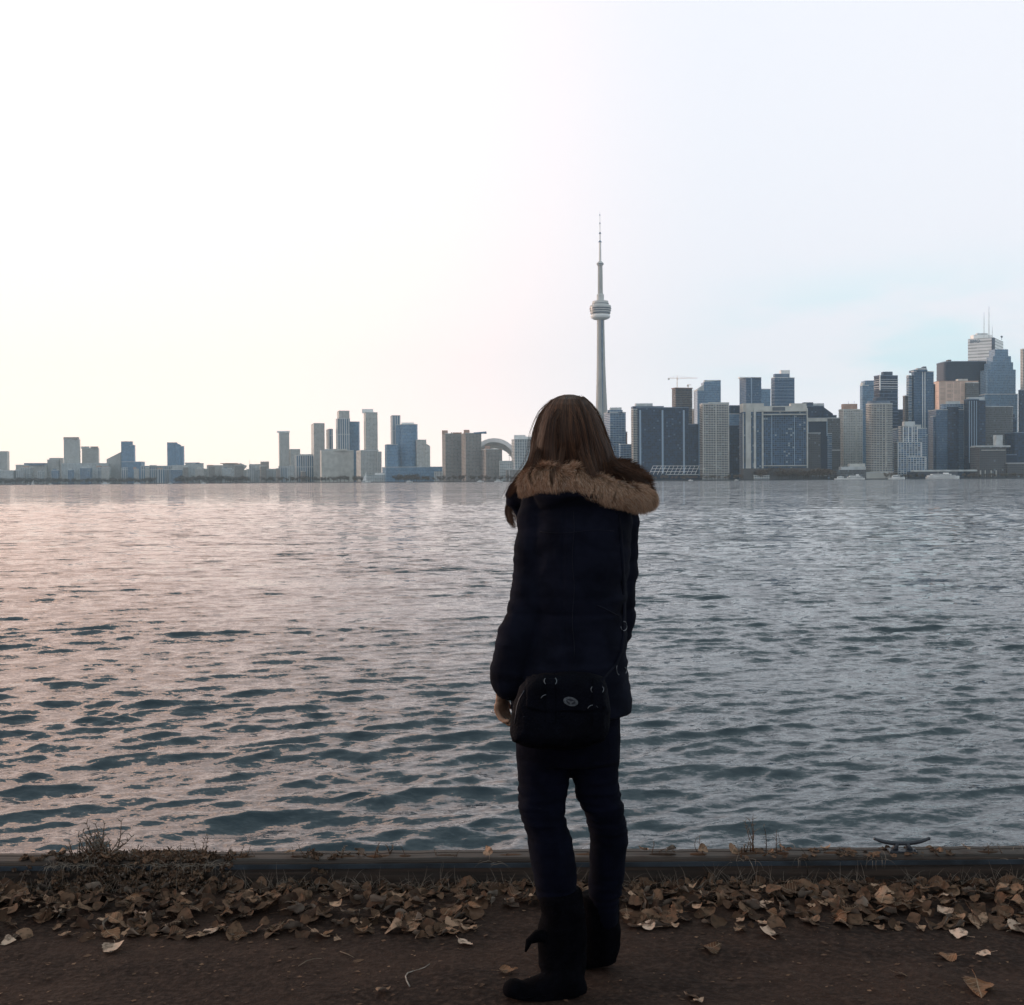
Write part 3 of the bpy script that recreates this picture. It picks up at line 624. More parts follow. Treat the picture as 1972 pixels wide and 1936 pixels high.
o[5][0].slabs(PL['concp'], e, 6.0, 1.3)
A('thin dark tower right of the twin stripped blue tower', 2400, 1796, 1808, 741, 'ink', 0)
e, o = A('white framed stepped block on the quay with grey penthouse', 2035, 1739, 1767, 822, 'frame', 0, [ph(1742, 1762, 812, 'mech'), wg(1729, 1775, 853, 'frame', -2, depth=18), wg(1748, 1783.5, 881, 'frame', -4, depth=14)], depth=24)
for x in (1739.5, 1749, 1757.5, 1766.5): o[0][0].pier(x, 1.0, 822, 904, PL['whitep'], e, .7)
for x in (1729.6, 1774.5): o[2][0].pier(x, 1.0, 853, 900, PL['whitep'], e, .7)
o[3][0].pier(1783, 1.0, 881, 904, PL['whitep'], e, .7)
A('blue block with rounded plant room behind the white framed block', 2090, 1728, 1785, 826, 'slabblue', 0, [ph(1762, 1773, 818, 'mech', 4, round=1), wg(1770, 1786, 838, 'lblue', 3)])
A('black glass bank tower with rounded right corner', 2480, 1810, 1892, 697, 'ink', 0, [ph(1826, 1832, 693, 'darkm')], round=1, depth=60, pw=7)
e, o = A('salmon pink ribbed tower in front of the black tower', 2380, 1808, 1884, 735, 'salmon', 0, [wg(1861, 1885, 738, 'taupe', -6, depth=30), ph(1845, 1864, 730, 'concp', 10)], depth=55, capst='brick')
for x in (1820, 1832.5, 1844.5, 1857): o[0][0].pier(x, 1.4, 736, 780, mat('pale_copper_rib', (.66, .50, .41)), e, .9)
e, o = A('white banded skyscraper with two tall antenna masts, highest block', 2900, 1864, 1932, 650, 'striped', .72, [ph(1875, 1910, 645, 'whitep', 38, depth=20), ph(1882, 1902, 642, 'mech', 42)], yaw=56, depth=70, cap=False)
v = o[0][0]
m = MB(); m.obox((v.N.x, v.N.y, 0), Vector((v.dR.x, v.dR.y, 0)), Vector((v.dL.x, v.dL.y, 0)), 3.2, 3.2, GZ, v.top - 1); m.build('dark_corner', PL['dark'], e)
c0 = sum(v.poly, Vector((0, 0))) / 4
for x, yt, rr in ((1895, 602, .7), (1904.5, 590, .8), (1911, 626, .5)):
    p = at(x, 648, 2915); m = MB(); zt = topz(x, yt, 2915); m.tube([(p.x, 2915, p.z - 3), (p.x, 2915, (p.z + zt) / 2), (p.x, 2915, zt)], [rr * 1.5, rr, rr * .5], 8); m.build('antenna', PL['mech'], e)
m = MB(); p = at(1929, 650, 2905); m.tube([(p.x, 2905, p.z - 6), (p.x, 2905, p.z)], .6, 6); m.ball((p.x, 2905, p.z + 1.5), 2.6); m.build('radome', PL['dark'], e)
fc = bpy.data.curves.new('roof_sign', 'FONT'); fc.body = 'BMO'; fc.size = 11; fc.extrude = .5; fo = bpy.data.objects.new('roof_sign', fc); COL.objects.link(fo)
dg = bpy.context.evaluated_depsgraph_get(); sm = bpy.data.meshes.new_from_object(fo.evaluated_get(dg)); bpy.data.objects.remove(fo)
sg = bpy.data.objects.new('roof_sign', sm); COL.objects.link(sg); sm.materials.clear(); sm.materials.append(PL['mblue'])
dl = Vector((v.dL.x, v.dL.y, 0)); pp = at(1868, 655, 2900); tt = hit(v.N.x, v.N.y, v.dL.x, v.dL.y, tanpx(1868, 655)); q = v.N + v.dL * tt + Vector((-v.dL.y, v.dL.x)) * .8
sg.parent = e; zz = topz(1868, 656, 2925)
sg.matrix_parent_inverse.identity(); sg.matrix_basis = Matrix.Translation(Vector((q.x, q.y, zz - 6)) - base_of(e)) @ Matrix((( -dl.x, 0, dl.y, 0), (-dl.y, 0, -dl.x, 0), (0, 1, 0, 0), (0, 0, 0, 1)))
A('blue-grey tower stepping back to a narrow top', 2440, 1897, 1960, 760, 'lblue', 0,
  [dict(x0=a, x1=b_, yt=c_, st='lblue', on=k, dd=2 + k, depth=34 - 2 * k, n='upper_storeys') for k, (a, b_, c_) in enumerate(((1901, 1956, 712), (1908, 1951, 698), (1912, 1947, 686), (1916, 1941.5, 673)))], depth=44, name='stepped_tower')
e, o = A('blue tower with rounded stepped crown before the salmon tower', 2110, 1803, 1858, 790, 'blue', 0, [ph(1812, 1856, 778, 'slabblue', 3, depth=22, round=1, n='crown'), ph(1822, 1848, 773, 'mech', 6, round=1), wg(1797, 1806, 803, 'blue', 4), wg(1826, 1846, 784, 'navy', -2, depth=10)])
o[0][0].pier(1857.5, 3.0, 780, 884, PL['concp'], e, 1.4)
e, o = A('dark tower with pale vertical stripes right of the rounded crown', 2080, 1864, 1885, 770, 'ink', 0, [ph(1866, 1896, 765, 'mech', 4), wg(1884, 1898, 772, 'navy', 3)])
for x in (1866.5, 1871, 1876, 1880.5): o[0][0].pier(x, 1.1, 772, 892, MATS['mullion'], e, .8)
A('broad taupe banded tower with rounded shoulders', 2110, 1883, 1946, 784, 'taupe', 0, [ph(1898, 1924, 778, 'mblue', 8), wg(1940, 1957, 806, 'navy', 6), wg(1930, 1954, 798, 'navy', 10)], round=1, pw=5)
e, o = A('low dark waterfront block with pale columns', 2010, 1886, 1938, 861, 'dbrown', 0, [ph(1918.5, 1931, 838, 'mech', 6), wg(1886, 1958, 877, 'ink', 8), dict(x0=1880, x1=1946, yt=858, st='mech', on=0, dd=-3, depth=22, n='roof', low=0)])
for x in (1888, 1897, 1908.5, 1918): o[0][0].pier(x, 1.8, 906, 918, PL['concp'], e, 1.4)
m = MB(); a = at(1890, 868, 2008); m.box(a.x, at(1936, 868, 2008).x, 2007, 2009, a.z, a.z + 1.2); m.build('facade_band', PL['concp'], e)
A('tall pale tower cut by the right picture edge', 2360, 1965, 2030, 673, 'slab', .08, [dict(x0=1964.5, x1=2031, yt=752, st='navy', D=2352, depth=8, n='lower_storeys')])
A('low navy block at the right picture edge', 2060, 1954, 2010, 834, 'navy', 0)
A('low dark brick building at the quay near the right edge', 2005, 1940, 1990, 893, 'dbrown', 0, name='low_building')
# low quay structures
A('low pale ferry terminal shed with flat roof', 1996, 1762, 1845, 908, 'glassd', 0, [dict(x0=1760, x1=1882, yt=905, st='mech', on=0, dd=-3, depth=12, n='roof'), ], name='terminal', cap=False)
A('low terraced pale building left of the rounded waterfront tower', 2005, 1612, 1668, 905, 'taupe', 0, [dict(x0=1620, x1=1668, yt=899, st='mech', on=0, dd=2, depth=14, n='roof'), dict(x0=1636, x1=1666, yt=893, st='concp', on=1, dd=6, depth=10, n='upper_terrace')], name='low_building', cap=False)
A('small pale pavilion among the dark trees by the hotel', 2000, 1452, 1482, 915, 'pale', 0, name='pavilion', cap=False)
A('low dark shed on the quay left of the concrete grid tower', 2055, 1226, 1352, 917, 'ink', 0, name='shed', cap=False)
A('pale low boathouse in front of the long dark glass building', 2712, 700, 758, 915, 'pale', 0, [dict(x0=722, x1=752, yt=911, st='whitep', on=0, dd=2, depth=10, n='roof')], name='boathouse', cap=False)
A('pale quayside building with white roof left of the twin brown blocks', 2590, 836, 876, 908, 'pale', 0, name='quay_building', cap=False)
# slanted white frame canopy
D = 2044; e0 = at(1250, 915, D); e = empty('frame_canopy', (e0.x, D, GZ), 'white slanted frame canopy on the quay by the navy slab', 'canopy'); m = MB()
for x in range(1250, 1346, 8): m.tube([at(x, 914, D), at(x + 8, 897.5, D + 6)], .32, 5)
m.build('slanted_frames', PL['whitep'], e); m = MB()
for y_, a, b_ in ((897.5, 1257, 1352), (903, 1256, 1358), (908.5, 1252, 1342), (914, 1284, 1346)): m.tube([at(a, y_, D + (914 - y_) * .36), at(b_, y_, D + (914 - y_) * .36)], .3, 5)
m.build('rails', PL['whitep'], e)
# slanted hangars on the left shore
for xa, xb, lb in ((436, 474, 'larger slanted pale conveyor shed on the far left shore'), (462, 500, 'smaller slanted pale conveyor shed on the far left shore')):
    D = 3330; hgt = 892 if xa == 436 else 903; p = at(xa, 921, D); e = empty('slanted_shed', (p.x, D, GZ), lb, 'shed'); a0, a1, a2, a3 = at(xa, 920, D), at(xa + 18, 922, D), at(xb, hgt + 5, D), at(xb - 12, hgt, D)
    V = []; 
    for q in (a0, a1, a2, a3): V.append(tuple(q))
    for q in (a0, a1, a2, a3): V.append((q.x, q.y + 14, q.z))
    mesh('hull', V, [(0, 1, 2, 3), (7, 6, 5, 4), (0, 4, 5, 1), (1, 5, 6, 2), (2, 6, 7, 3), (3, 7, 4, 0)], MATS['pale'], e, uvs=[[(0, 0), (20, 0), (20, 40), (0, 40)]] * 6)
    m = MB(); m.tube([a1, (a1.x, a1.y, GZ)], .6, 6); m.tube([(a2.x, a2.y, a2.z), (a2.x, a2.y, GZ)], .6, 6); m.build('support', PL['mech'], e)
def pole(px, y0, y1, D, label, name='light_mast', r=.35):
    p = at(px, y1, D); m = MB(); m.tube([(p.x, D, GZ), (p.x, D, at(px, y0, D).z)], [r, r * .6], 6); m.box(p.x - r * 2.5, p.x + r * 2.5, D - r, D + r, at(px, y0, D).z, at(px, y0, D).z + r * 2); tag(m.build(name, PL['mech']), label, 'mast')
pole(480.5, 888, 915, 3320, 'thin pole between the slanted sheds and pale block', r=.5); pole(981, 878, 915, 2380, 'dark mast under the white dome', r=.7)
pole(852, 903, 925, 2540, 'left white mast by the quayside building', r=.4); pole(846, 905, 925, 2545, 'shorter white mast left of its twin on the quay', r=.4)
# ------------------------------------------------------------ domed stadium
def stadium():
    D = 2570; x0, x1 = at(905, 905, D).x, at(1003, 905, D).x; cx = at(952, 905, D).x; ztop = at(950, 844, D).z; rw = (x1 - x0) / 2 * 1.05
    e = empty('domed_stadium', (cx, D + 60, GZ), 'white arched dome roof rising between brown blocks', 'stadium'); zb = GZ + 30
    def shell(name, r, h, y0, y1, th):
        V = []; Fc = []; n = 28; mrows = 6
        for side in (0, 1):
            rr, hh = r - th * side, h - th * side
            for j in range(mrows + 1):
                yy = y0 + (y1 - y0) * j / mrows; f = 1 - .10 * j / mrows
                for i in range(n + 1):
                    t = math.pi * i / n; V.append((cx + rr * f * math.cos(t), yy, zb + hh * f * math.sin(t)))
        L = (mrows + 1) * (n + 1)
        for s_ in (0, 1):
            for j in range(mrows):
                for i in range(n):
                    a = s_ * L + j * (n + 1) + i; q = (a, a + 1, a + n + 2, a + n + 1); Fc.append(q if s_ else q[::-1])
        for i in range(n): Fc.append((i, i + 1, L + i + 1, L + i))
        for i in range(n): a = mrows * (n + 1) + i; Fc.append((a, a + 1, L + a + 1, L + a))
        mesh(name, V, Fc, mat(name + '_white_roof', (.88, .84, .82), rough=.5, var=.05, vscale=.05), e, smooth=False)
    shell('roof_panel', rw, ztop - zb, D, D + 34, 8.5); shell('roof_panel', rw * .94, (ztop - zb) * .83, D + 30, D + 80, 5); shell('roof_panel', rw * .86, (ztop - zb) * .80, D + 40, D + 100, 2)
    m = MB(); m.loft([(Vector((cx, D + 80, GZ)), rw * 1.05, 95), (Vector((cx, D + 80, zb + 1)), rw * 1.05, 95)], 40); m.build('wall', PL['concp'], e)
stadium()
# ------------------------------------------------------------ the needle tower
def needle():
    D = 2455; bx = at(1157.5, 812, D); c0 = at(1158, 925, D).x
    e = empty('observation_tower', (c0, D, GZ), 'very tall slender concrete tower with round pod and needle antenna', 'tower')
    k = D / F; Zp = lambda y: topz(1156, y, D)
    mc = mat('tower_concrete', (0.40, 0.40, 0.385), var=.08, vscale=.03, rough=.85); mpd = mat('pod_pale_cladding', (.52, .53, .52), var=.06, vscale=.1, rough=.6)
    mr = mat('white_radome', (.80, .81, .80), rough=.5); mg = mat('pod_window_band', (.05, .075, .11), rough=.2); ml = mat('antenna_white', (.72, .70, .68), rough=.5)
    # shaft: hexagonal core with three tapering legs
    prof = [(GZ, 20), (Zp(880), 16.6), (Zp(830), 13.6), (Zp(785), 11.9), (Zp(740), 10.0), (Zp(700), 8.7), (Zp(660), 7.9), (Zp(617), 7.3), (Zp(600), 7.1)]
    n = 36; V = []; Fc = []
    for z, r_ in prof:
        g = min(1, (r_ - 6.4) / 5)
        for i in range(n):
            t = 2 * math.pi * i / n + .5; lobe = (0.5 + .5 * math.cos(3 * (t - .5) + 1.2)); rr = r_ * k * (1.02 - .34 * g * (1 - lobe ** .6) - .08 * (1 - lobe)); V.append((c0 + rr * math.cos(t), D + rr * math.sin(t), z))
    for j in range(len(prof) - 1):
        for i in range(n): Fc.append((j * n + i, j * n + (i + 1) % n, (j + 1) * n + (i + 1) % n, (j + 1) * n + i))
    Fc.append(tuple((len(prof) - 1) * n + i for i in range(n))); mesh('shaft', V, Fc, mc, e)
    m = MB(); m.box(c0 + 1.2, c0 + 4.0, D - 9.6, D - 6.0, GZ, Zp(618)); m.build('lift_shaft', PL['mblue'], e)
    def lathe(name, pts, mm, n=40, par=e):
        m_ = MB(); m_.loft([(Vector((c0, D, Zp(y))), r_ * k, r_ * k) for y, r_ in pts], n); return m_.build(name, mm, par, smooth=False)
    lathe('radome', [(616.5, 8), (615, 14), (612.5, 18), (609.5, 19), (607, 18.2), (605.4, 16)], mr)
    pod = lathe('main_pod', [(605.2, 16.5), (604, 18.5), (601, 19.6), (594, 20.4), (590.5, 20.6), (589, 20), (588, 16.5), (584.5, 15.6), (580.5, 15.2), (579.6, 9)], mpd)
    for a, b_, r0 in ((604.6, 602.6, 19.2), (599.8, 598.2, 20.35), (596.2, 593.8, 20.75), (586.6, 585.2, 16.3)): lathe('window_band', [(a, r0), (b_, r0 + .12)], mg, par=pod)
    lathe('pod_roof_drum', [(579.5, 7.2), (572, 6.9), (568, 7.1), (566.5, 5.2)], mpd)
    lathe('upper_shaft', [(566.5, 4.9), (512, 4.5)], mc, 12)
    sp_ = lathe('upper_pod', [(512, 4.7), (510.4, 6.3), (507.5, 6.8), (505.5, 5), (504, 3.4)], mpd)
    lathe('window_band', [(509.6, 6.75), (508.4, 6.85)], mg, 24, sp_)
    lathe('antenna', [(504, 2.4), (467, 2.0), (466.5, 1.3), (452, 1.1), (451, .8), (432, .7), (431, .5), (415, .4), (407, .2)], ml, 10)
    for y, r_ in ((465.2, 3.2), (449, 2.4), (430, 1.2), (414, .9)): lathe('antenna_collar', [(y + 1.6, r_), (y - .2, r_ * .8), (y - 1.8, r_ * .35)], PL['mblue'], 12)
needle()
# ------------------------------------------------------------ boats
def boat(px, D, L, label, kind='motor', hull='whitep', heading=0, grp=None):
    p = at(px, 925, D); e = empty({'motor': 'motor_boat', 'ferry': 'ferry', 'sail': 'sailing_boat'}[kind], (p.x, D, WZ), label, {'motor': 'boat', 'ferry': 'ferry', 'sail': 'sailboat'}[kind], grp)
    B = L * .26; H = L * (.10 if kind != 'ferry' else .07); V = []; Fc = []; n = 9
    for i in range(n + 1):
        s = i / n; w_ = B / 2 * (1 - max(0, (s - .55) / .45) ** 2.2 * .97) * (.85 + .15 * min(1, s * 4)); sh_ = H * (1 + .35 * s * s)
        for yy, zz in ((-w_, sh_), (-w_ * .8, .0), (0, -.3), (w_ * .8, .0), (w_, sh_)): V.append((p.x - L / 2 + L * s, D + yy, WZ + zz))
    for i in range(n):
        for j in range(4): Fc.append((i * 5 + j, (i + 1) * 5 + j, (i + 1) * 5 + j + 1, i * 5 + j + 1))
        Fc.append((i * 5, i * 5 + 4, (i + 1) * 5 + 4, (i + 1) * 5))
    Fc.append((0, 1, 2, 3, 4)); mesh('hull', V, Fc, PL[hull], e)
    def bx(name, a, b_, z0, z1, mm, wd=.6): m_ = MB(); m_.box(p.x + L * a, p.x + L * b_, D - B * wd / 2, D + B * wd / 2, WZ + z0, WZ + z1); return m_.build(name, mm, e)
    if kind == 'ferry':
        bx('main_deck', -.46, .34, H, H + 2.5, PL['whitep'], .9); bx('window_band', -.44, .32, H + 1.0, H + 1.8, PL['glassd'], .92); bx('upper_deck', -.36, .22, H + 2.52, H + 4.6, PL['whitep'], .75); bx('window_band', -.34, .2, H + 3.2, H + 4.0, PL['glassd'], .77)
        bx('wheelhouse', .02, .16, H + 4.62, H + 6.6, PL['whitep'], .4); m_ = MB(); m_.tube([(p.x - L * .15, D, WZ + H + 4.6), (p.x - L * .15, D, WZ + H + 8.4)], .25, 6); m_.build('mast', PL['mech'], e)
    elif kind == 'motor':
        bx('cabin', -.28, .18, H, H + L * .13, PL['whitep']); bx('window_band', -.26, .16, H + L * .05, H + L * .09, PL['glassd'], .62); bx('flybridge', -.2, .04, H + L * .131, H + L * .17, PL['mech'], .5)
    else:
        bx('cabin', -.1, .2, H, H + L * .07, PL['whitep'], .45); m_ = MB(); m_.tube([(p.x + L * .05, D, WZ + H), (p.x + L * .05, D, WZ + L * 1.25)], [L * .012, L * .006], 6); m_.build('mast', PL['mech'], e)
        m_ = MB(); x = p.x + L * .03; m_.add([(x, D - .05, WZ + L * .22), (x - L * .42, D - .05, WZ + L * .22), (x, D - .05, WZ + L * 1.2), (x, D + .05, WZ + L * .22), (x - L * .42, D + .05, WZ + L * .22), (x, D + .05, WZ + L * 1.2)], [(0, 1, 2), (5, 4, 3), (0, 3, 4, 1), (1, 4, 5, 2), (2, 5, 3, 0)]); m_.build('sail', PL['whitep'], e)
boat(1620, 1975, 22, 'white motor yacht moored left of the two deck ferry', 'motor')
boat(1648, 1975, 30, 'two deck white ferry moored by the rounded waterfront tower', 'ferry')
boat(1727, 1972, 27, 'low white tour boat right of the rounded waterfront tower', 'motor')
boat(1816, 1970, 54, 'longest white ship moored below the rounded crown tower', 'ferry')
boat(1330, 1990, 8, 'tiny white launch in front of the low dark quay', 'motor'); boat(1418, 1985, 7, 'tiny white launch below the navy tower with pale top', 'motor')
boat(788, 2560, 15, 'white cabin cruiser off the trees at left centre', 'motor'); boat(960, 2330, 17, 'white cabin cruiser near the hair on the left side', 'motor')
boat(705, 2640, 20, 'white sailboat below the tallest left cluster tower', 'sail'); boat(64, 3380, 11, 'small white sailboat at the far left', 'sail'); boat(54, 3400, 9, 'tiny white boat left of the far left sailboat', 'motor'); boat(97, 3400, 12, 'pale motor boat right of the far left sailboat', 'motor')
boat(203, 3380, 22, 'long pale motor yacht below the twin-topped block', 'motor'); boat(264, 3335, 18, 'pale motor boat below the blue shouldered tower', 'motor'); boat(328, 3300, 12, 'small white boat before the lone curved tower', 'motor')
boat(392, 3270, 14, 'small pale boat left of the slanted sheds', 'motor'); boat(925, 2390, 14, 'white boat below the lower brown block', 'motor')
# ------------------------------------------------------------ waterfront trees
tm = [leaf_mat('bare_autumn_foliage', [(0.05, 0.05, 0.035), (0.09, 0.075, 0.05), (0.04, 0.05, 0.04)], True), leaf_mat('brown_foliage', [(0.07, 0.05, 0.035), (0.11, 0.075, 0.05), (0.05, 0.04, 0.03)], True)]
tb = mat('tree_bark', (.06, .05, .04))
def tree_proto(seed, mt_):
    r = random.Random(seed); m = MB(); m.tube([(0, 0, 0), (.2, 0, 2), (.1, .1, 4.5), (0, 0, 6.5)], [.35, .25, .18, .08], 6)
    tips = []
    for k in range(9):
        a = r.uniform(0, 6.28); h = r.uniform(2, 5); t = Vector((math.cos(a) * r.uniform(1.5, 3), math.sin(a) * r.uniform(1.5, 3), h + r.uniform(1, 3.4))); m.tube([(.1, .05, h), (t * .5 + Vector((0, 0, h * .4))), t], [.12, .08, .03], 4); tips.append(t)
    tr = bpy.data.meshes.new('trunk'); tr.from_pydata(m.V, [], m.F); tr.materials.append(tb); V = []; Fc = []
    for t in tips + [Vector((0, 0, 7))]:
        for q in range(46):
            p = t + Vector((r.gauss(0, .85), r.gauss(0, .85), r.gauss(0, .75))); s_ = r.uniform(.18, .42); k = len(V); d1 = Vector((r.gauss(0, 1), r.gauss(0, 1), r.gauss(0, 1))).normalized() * s_; d2 = d1.cross(Vector((r.gauss(0, 1), r.gauss(0, 1), r.gauss(0, 1)))).normalized() * s_
            V += [tuple(p - d1), tuple(p + d2), tuple(p + d1), tuple(p - d2)]; Fc.append((k, k + 1, k + 2, k + 3))
    cr = bpy.data.meshes.new('crown'); cr.from_pydata(V, [], Fc); cr.materials.append(mt_); return tr, cr
tps = [tree_proto(5, tm[0]), tree_proto(6, tm[0]), tree_proto(8, tm[1]), tree_proto(9, tm[1])]
def tree(px, D, h, label, grp, kind):
    p = at(px, 925, D); e = empty('shore_tree', (p.x, D, GZ), label, 'tree', grp); s_ = h / 8.8; e.scale = (s_ * random.uniform(1.2, 1.8), s_, s_); e.rotation_euler = (0, 0, random.uniform(0, 6.28))
    for nm, me in zip(('trunk', 'crown'), tps[kind]): o = bpy.data.objects.new(nm, me); COL.objects.link(o); o.parent = e
def row(a, b_, n, h, label, grp, kinds, dd=8):
    for i in range(n):
        px = a + (b_ - a) * (i + random.uniform(.2, .8)) / n; tree(px, shoreD(px) + random.uniform(dd, dd + 8), h * random.uniform(.75, 1.15), label, grp, random.choice(kinds))
row(-10, 120, 24, 19, 'dark tree on the far shore at the far left', 'trees on the far left shore', (0, 1), 12)
row(120, 300, 34, 16, 'dark tree on the far shore left of the lone curved tower', 'trees left of the lone curved tower', (0, 1), 12)
row(336, 478, 30, 21, 'dark tree on the far shore around the slanted sheds', 'trees around the slanted sheds', (0, 1), 12)
row(500, 700, 26, 15, 'dark tree on the shore under the left tower cluster', 'trees under the left tower cluster', (0, 1), 10)
row(760, 826, 13, 16, 'dark green tree in the clump under the curved blue tower', 'clump of trees under the curved blue tower', (0,), 6)
row(830, 1010, 18, 12, 'dark tree on the quay below the brown blocks', 'trees below the brown blocks', (0, 1, 2), 6)
row(1222, 1430, 22, 8, 'dark tree on the quay between navy slab and hotel', 'trees between the navy slab and the hotel', (0, 2, 3), 4)
row(1448, 1600, 30, 17, 'brown tree on the quay in front of the hotel', 'brown trees in front of the hotel', (2, 3), 5)
row(1700, 1780, 8, 9, 'dark tree near the low ferry terminal shed', 'trees by the ferry terminal', (0, 2), 12)
row(1850, 1972, 12, 8, 'dark tree on the quay at the right', 'trees on the quay at the right', (0, 2), 8)
# the air over the lake
hz = bpy.data.materials.new('lake_haze'); hz.use_nodes = True; t = hz.node_tree; t.nodes.clear()
pv = N(t, 'ShaderNodeVolumePrincipled'); pv.inputs['Color'].default_value = (0.70, 0.87, 0.98, 1); pv.inputs['Density'].default_value = 0.00006; ou = N(t, 'ShaderNodeOutputMaterial'); t.links.new(pv.outputs[0], ou.inputs['Volume'])
m = MB(); m.box(-43000, 43000, -300, 6200, -30, 640); tag(m.build('haze', hz), kind='stuff')
# ------------------------------------------------------------ cleat
def cleat():
    c = at(1737, 1637, 4.31); cx = c.x; z0 = BZ
    e = empty('mooring_cleat', (cx, 4.31, z0), 'dark cast iron mooring cleat bolted on the seawall cap', 'cleat')
    mi = mat('cast_iron', (0.035, 0.04, 0.05), rough=.45, metal=.3, bump=.3, bscale=90)
    hw = 0.098
    P = [(cx + hw * s, 4.31, z0 + .030 + .017 * abs(s) ** 2.4) for s in np.linspace(-1, 1, 17)]
    rr = [.0050 + .0035 * (1 - abs(s) ** 2) ** .5 if abs(s) < .99 else .005 for s in np.linspace(-1, 1, 17)]
    hb = MB(); hb.tube(P, rr, 12)
    V, Fc = remeshed(hb.ball(P[0], .0065).ball(P[-1], .0065), .0022, 3); mesh('horn', V, Fc, mi, e, smooth=True)
    for s in (-1, 1):
        p = MB(); p.tube([(cx + s * .027, 4.31, z0 + .004), (cx + s * .022, 4.31, z0 + .02), (cx + s * .019, 4.31, z0 + .034)], [.014, .009, .010], 12); p.build('post', mi, e, True)
    bp_ = MB(); bp_.box(cx - .05, cx + .05, 4.288, 4.332, z0 + .001, z0 + .007)
    bp_.build('base_plate', mi, e)
    for sx in (-1, 1):
        bl = MB(); bl.tube([(cx + sx * .042, 4.297, z0 + .007), (cx + sx * .042, 4.297, z0 + .012)], .004, 6); bl.build('bolt', mi, e)
cleat()
# ------------------------------------------------------------ leaves
def leaf_mesh(seed, size=1.0):
    r = random.Random(seed); n = 22; V = []; Fc = []
    L = 1.0; W = r.uniform(.42, .55); cup = r.uniform(-.7, 1.0); fold = r.uniform(0, .35); tw = r.uniform(-.9, .9); bend = r.uniform(-.9, .9)
    prof = []
    for i in range(n + 1):
        s = i / n
        wv = W * (math.sin(math.pi * min(1, s * 1.0) ** .62)) ** .8 * (1 - .22 * s) if 0 < s < 1 else 0
        wv *= 1 + .07 * ((i % 2) * 2 - 1) * r.uniform(.3, 1) if 1 < i < n - 1 else 1
        prof.append((s, max(wv, 0)))
    cols = (-1, -.75, -.45, -.15, .15, .45, .75, 1)
    bite = r.choice([None, None, (r.uniform(.3, .8), r.choice([-1, 1]))])
    for s, wv in prof:
        for cc in cols:
            ww = wv
            if bite and cc * bite[1] > 0 and abs(s - bite[0]) < .1: ww *= .55
            x = cc * ww; y = (s - .5) * L
            z = cup * x * x * .9 + fold * (x * x + .01) ** .5 * .45 + .05 * math.sin(7 * y + seed) * math.sin(6 * x + 1.3 * seed) + bend * (y * y) * .55 + .045 * math.sin(9 * s + 4 * cc + seed) * abs(cc)
            a = tw * y; x, z = x * math.cos(a) - z * math.sin(a), x * math.sin(a) + z * math.cos(a)
            V.append((x, y, z))
    m = len(cols)
    for i in range(n):
        for j in range(m - 1): Fc.append((i * m + j, i * m + j + 1, (i + 1) * m + j + 1, (i + 1) * m + j))
    # stalk
    k = len(V); st = r.uniform(-.3, .3)
    for i in range(5):
        y = -.5 - .11 * i; x = st * i * .05 * i * .4
        V += [(x - .010, y, .02 * i), (x + .010, y, .02 * i), (x, y, .02 * i + .016)]
    for i in range(4):
        for a, b_ in ((0, 1), (1, 2), (2, 0)): Fc.append((k + 3 * i + a, k + 3 * i + b_, k + 3 * i + 3 + b_, k + 3 * i + 3 + a))
    mz = min(v[2] for v in V); V = [(a, b_, c_ - mz * .6) for a, b_, c_ in V]
    return V, Fc
LM = leaf_mat('dry_leaf', [(0.075, 0.040, 0.023), (0.20, 0.112, 0.064), (0.42, 0.30, 0.215), (0.12, 0.066, 0.038), (0.31, 0.215, 0.145), (0.58, 0.46, 0.37)])
LMI = leaf_mat('dark_litter', [(0.03, 0.02, 0.015), (0.08, 0.05, 0.034), (0.14, 0.09, 0.06), (0.05, 0.033, 0.022), (0.20, 0.135, 0.09)], True)
LMW = leaf_mat('pale_curled_leaf', [(0.42, 0.34, 0.27), (0.5, 0.42, 0.34)])
protos = []
for i in range(14):
    V, Fc = leaf_mesh(i * 13 + 1); me = bpy.data.meshes.new('fallen_leaf'); me.from_pydata(V, [], Fc); me.materials.append(LM)
    me.polygons.foreach_set('use_smooth', [True] * len(me.polygons)); protos.append(me)
LMD = leaf_mat('shaded_leaf', [(0.030, 0.017, 0.011), (0.08, 0.045, 0.028), (0.048, 0.028, 0.018), (0.12, 0.072, 0.045)])  # darker leaf copies: shade at the back of the drift put into colour
protos_d = []
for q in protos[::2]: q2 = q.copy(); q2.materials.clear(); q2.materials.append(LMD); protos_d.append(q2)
pw = protos[3].copy(); pw.materials.clear(); pw.materials.append(LMW)
def gpt(px, py):
    d = ray(px, py); k = -CAMZ / d.z; return (d.x * k, d.y * k)
def place_leaf(x, y, size, tilt, z, label, group, me=None):
    o = bpy.data.objects.new('fallen_leaf', me or random.choice(protos)); COL.objects.link(o)
    o.location = (x, y, z); o.scale = (size, size, size)
    o.rotation_euler = (random.gauss(0, tilt), random.gauss(0, tilt), random.uniform(0, 6.28))
    return tag(o, label, 'leaf', group)
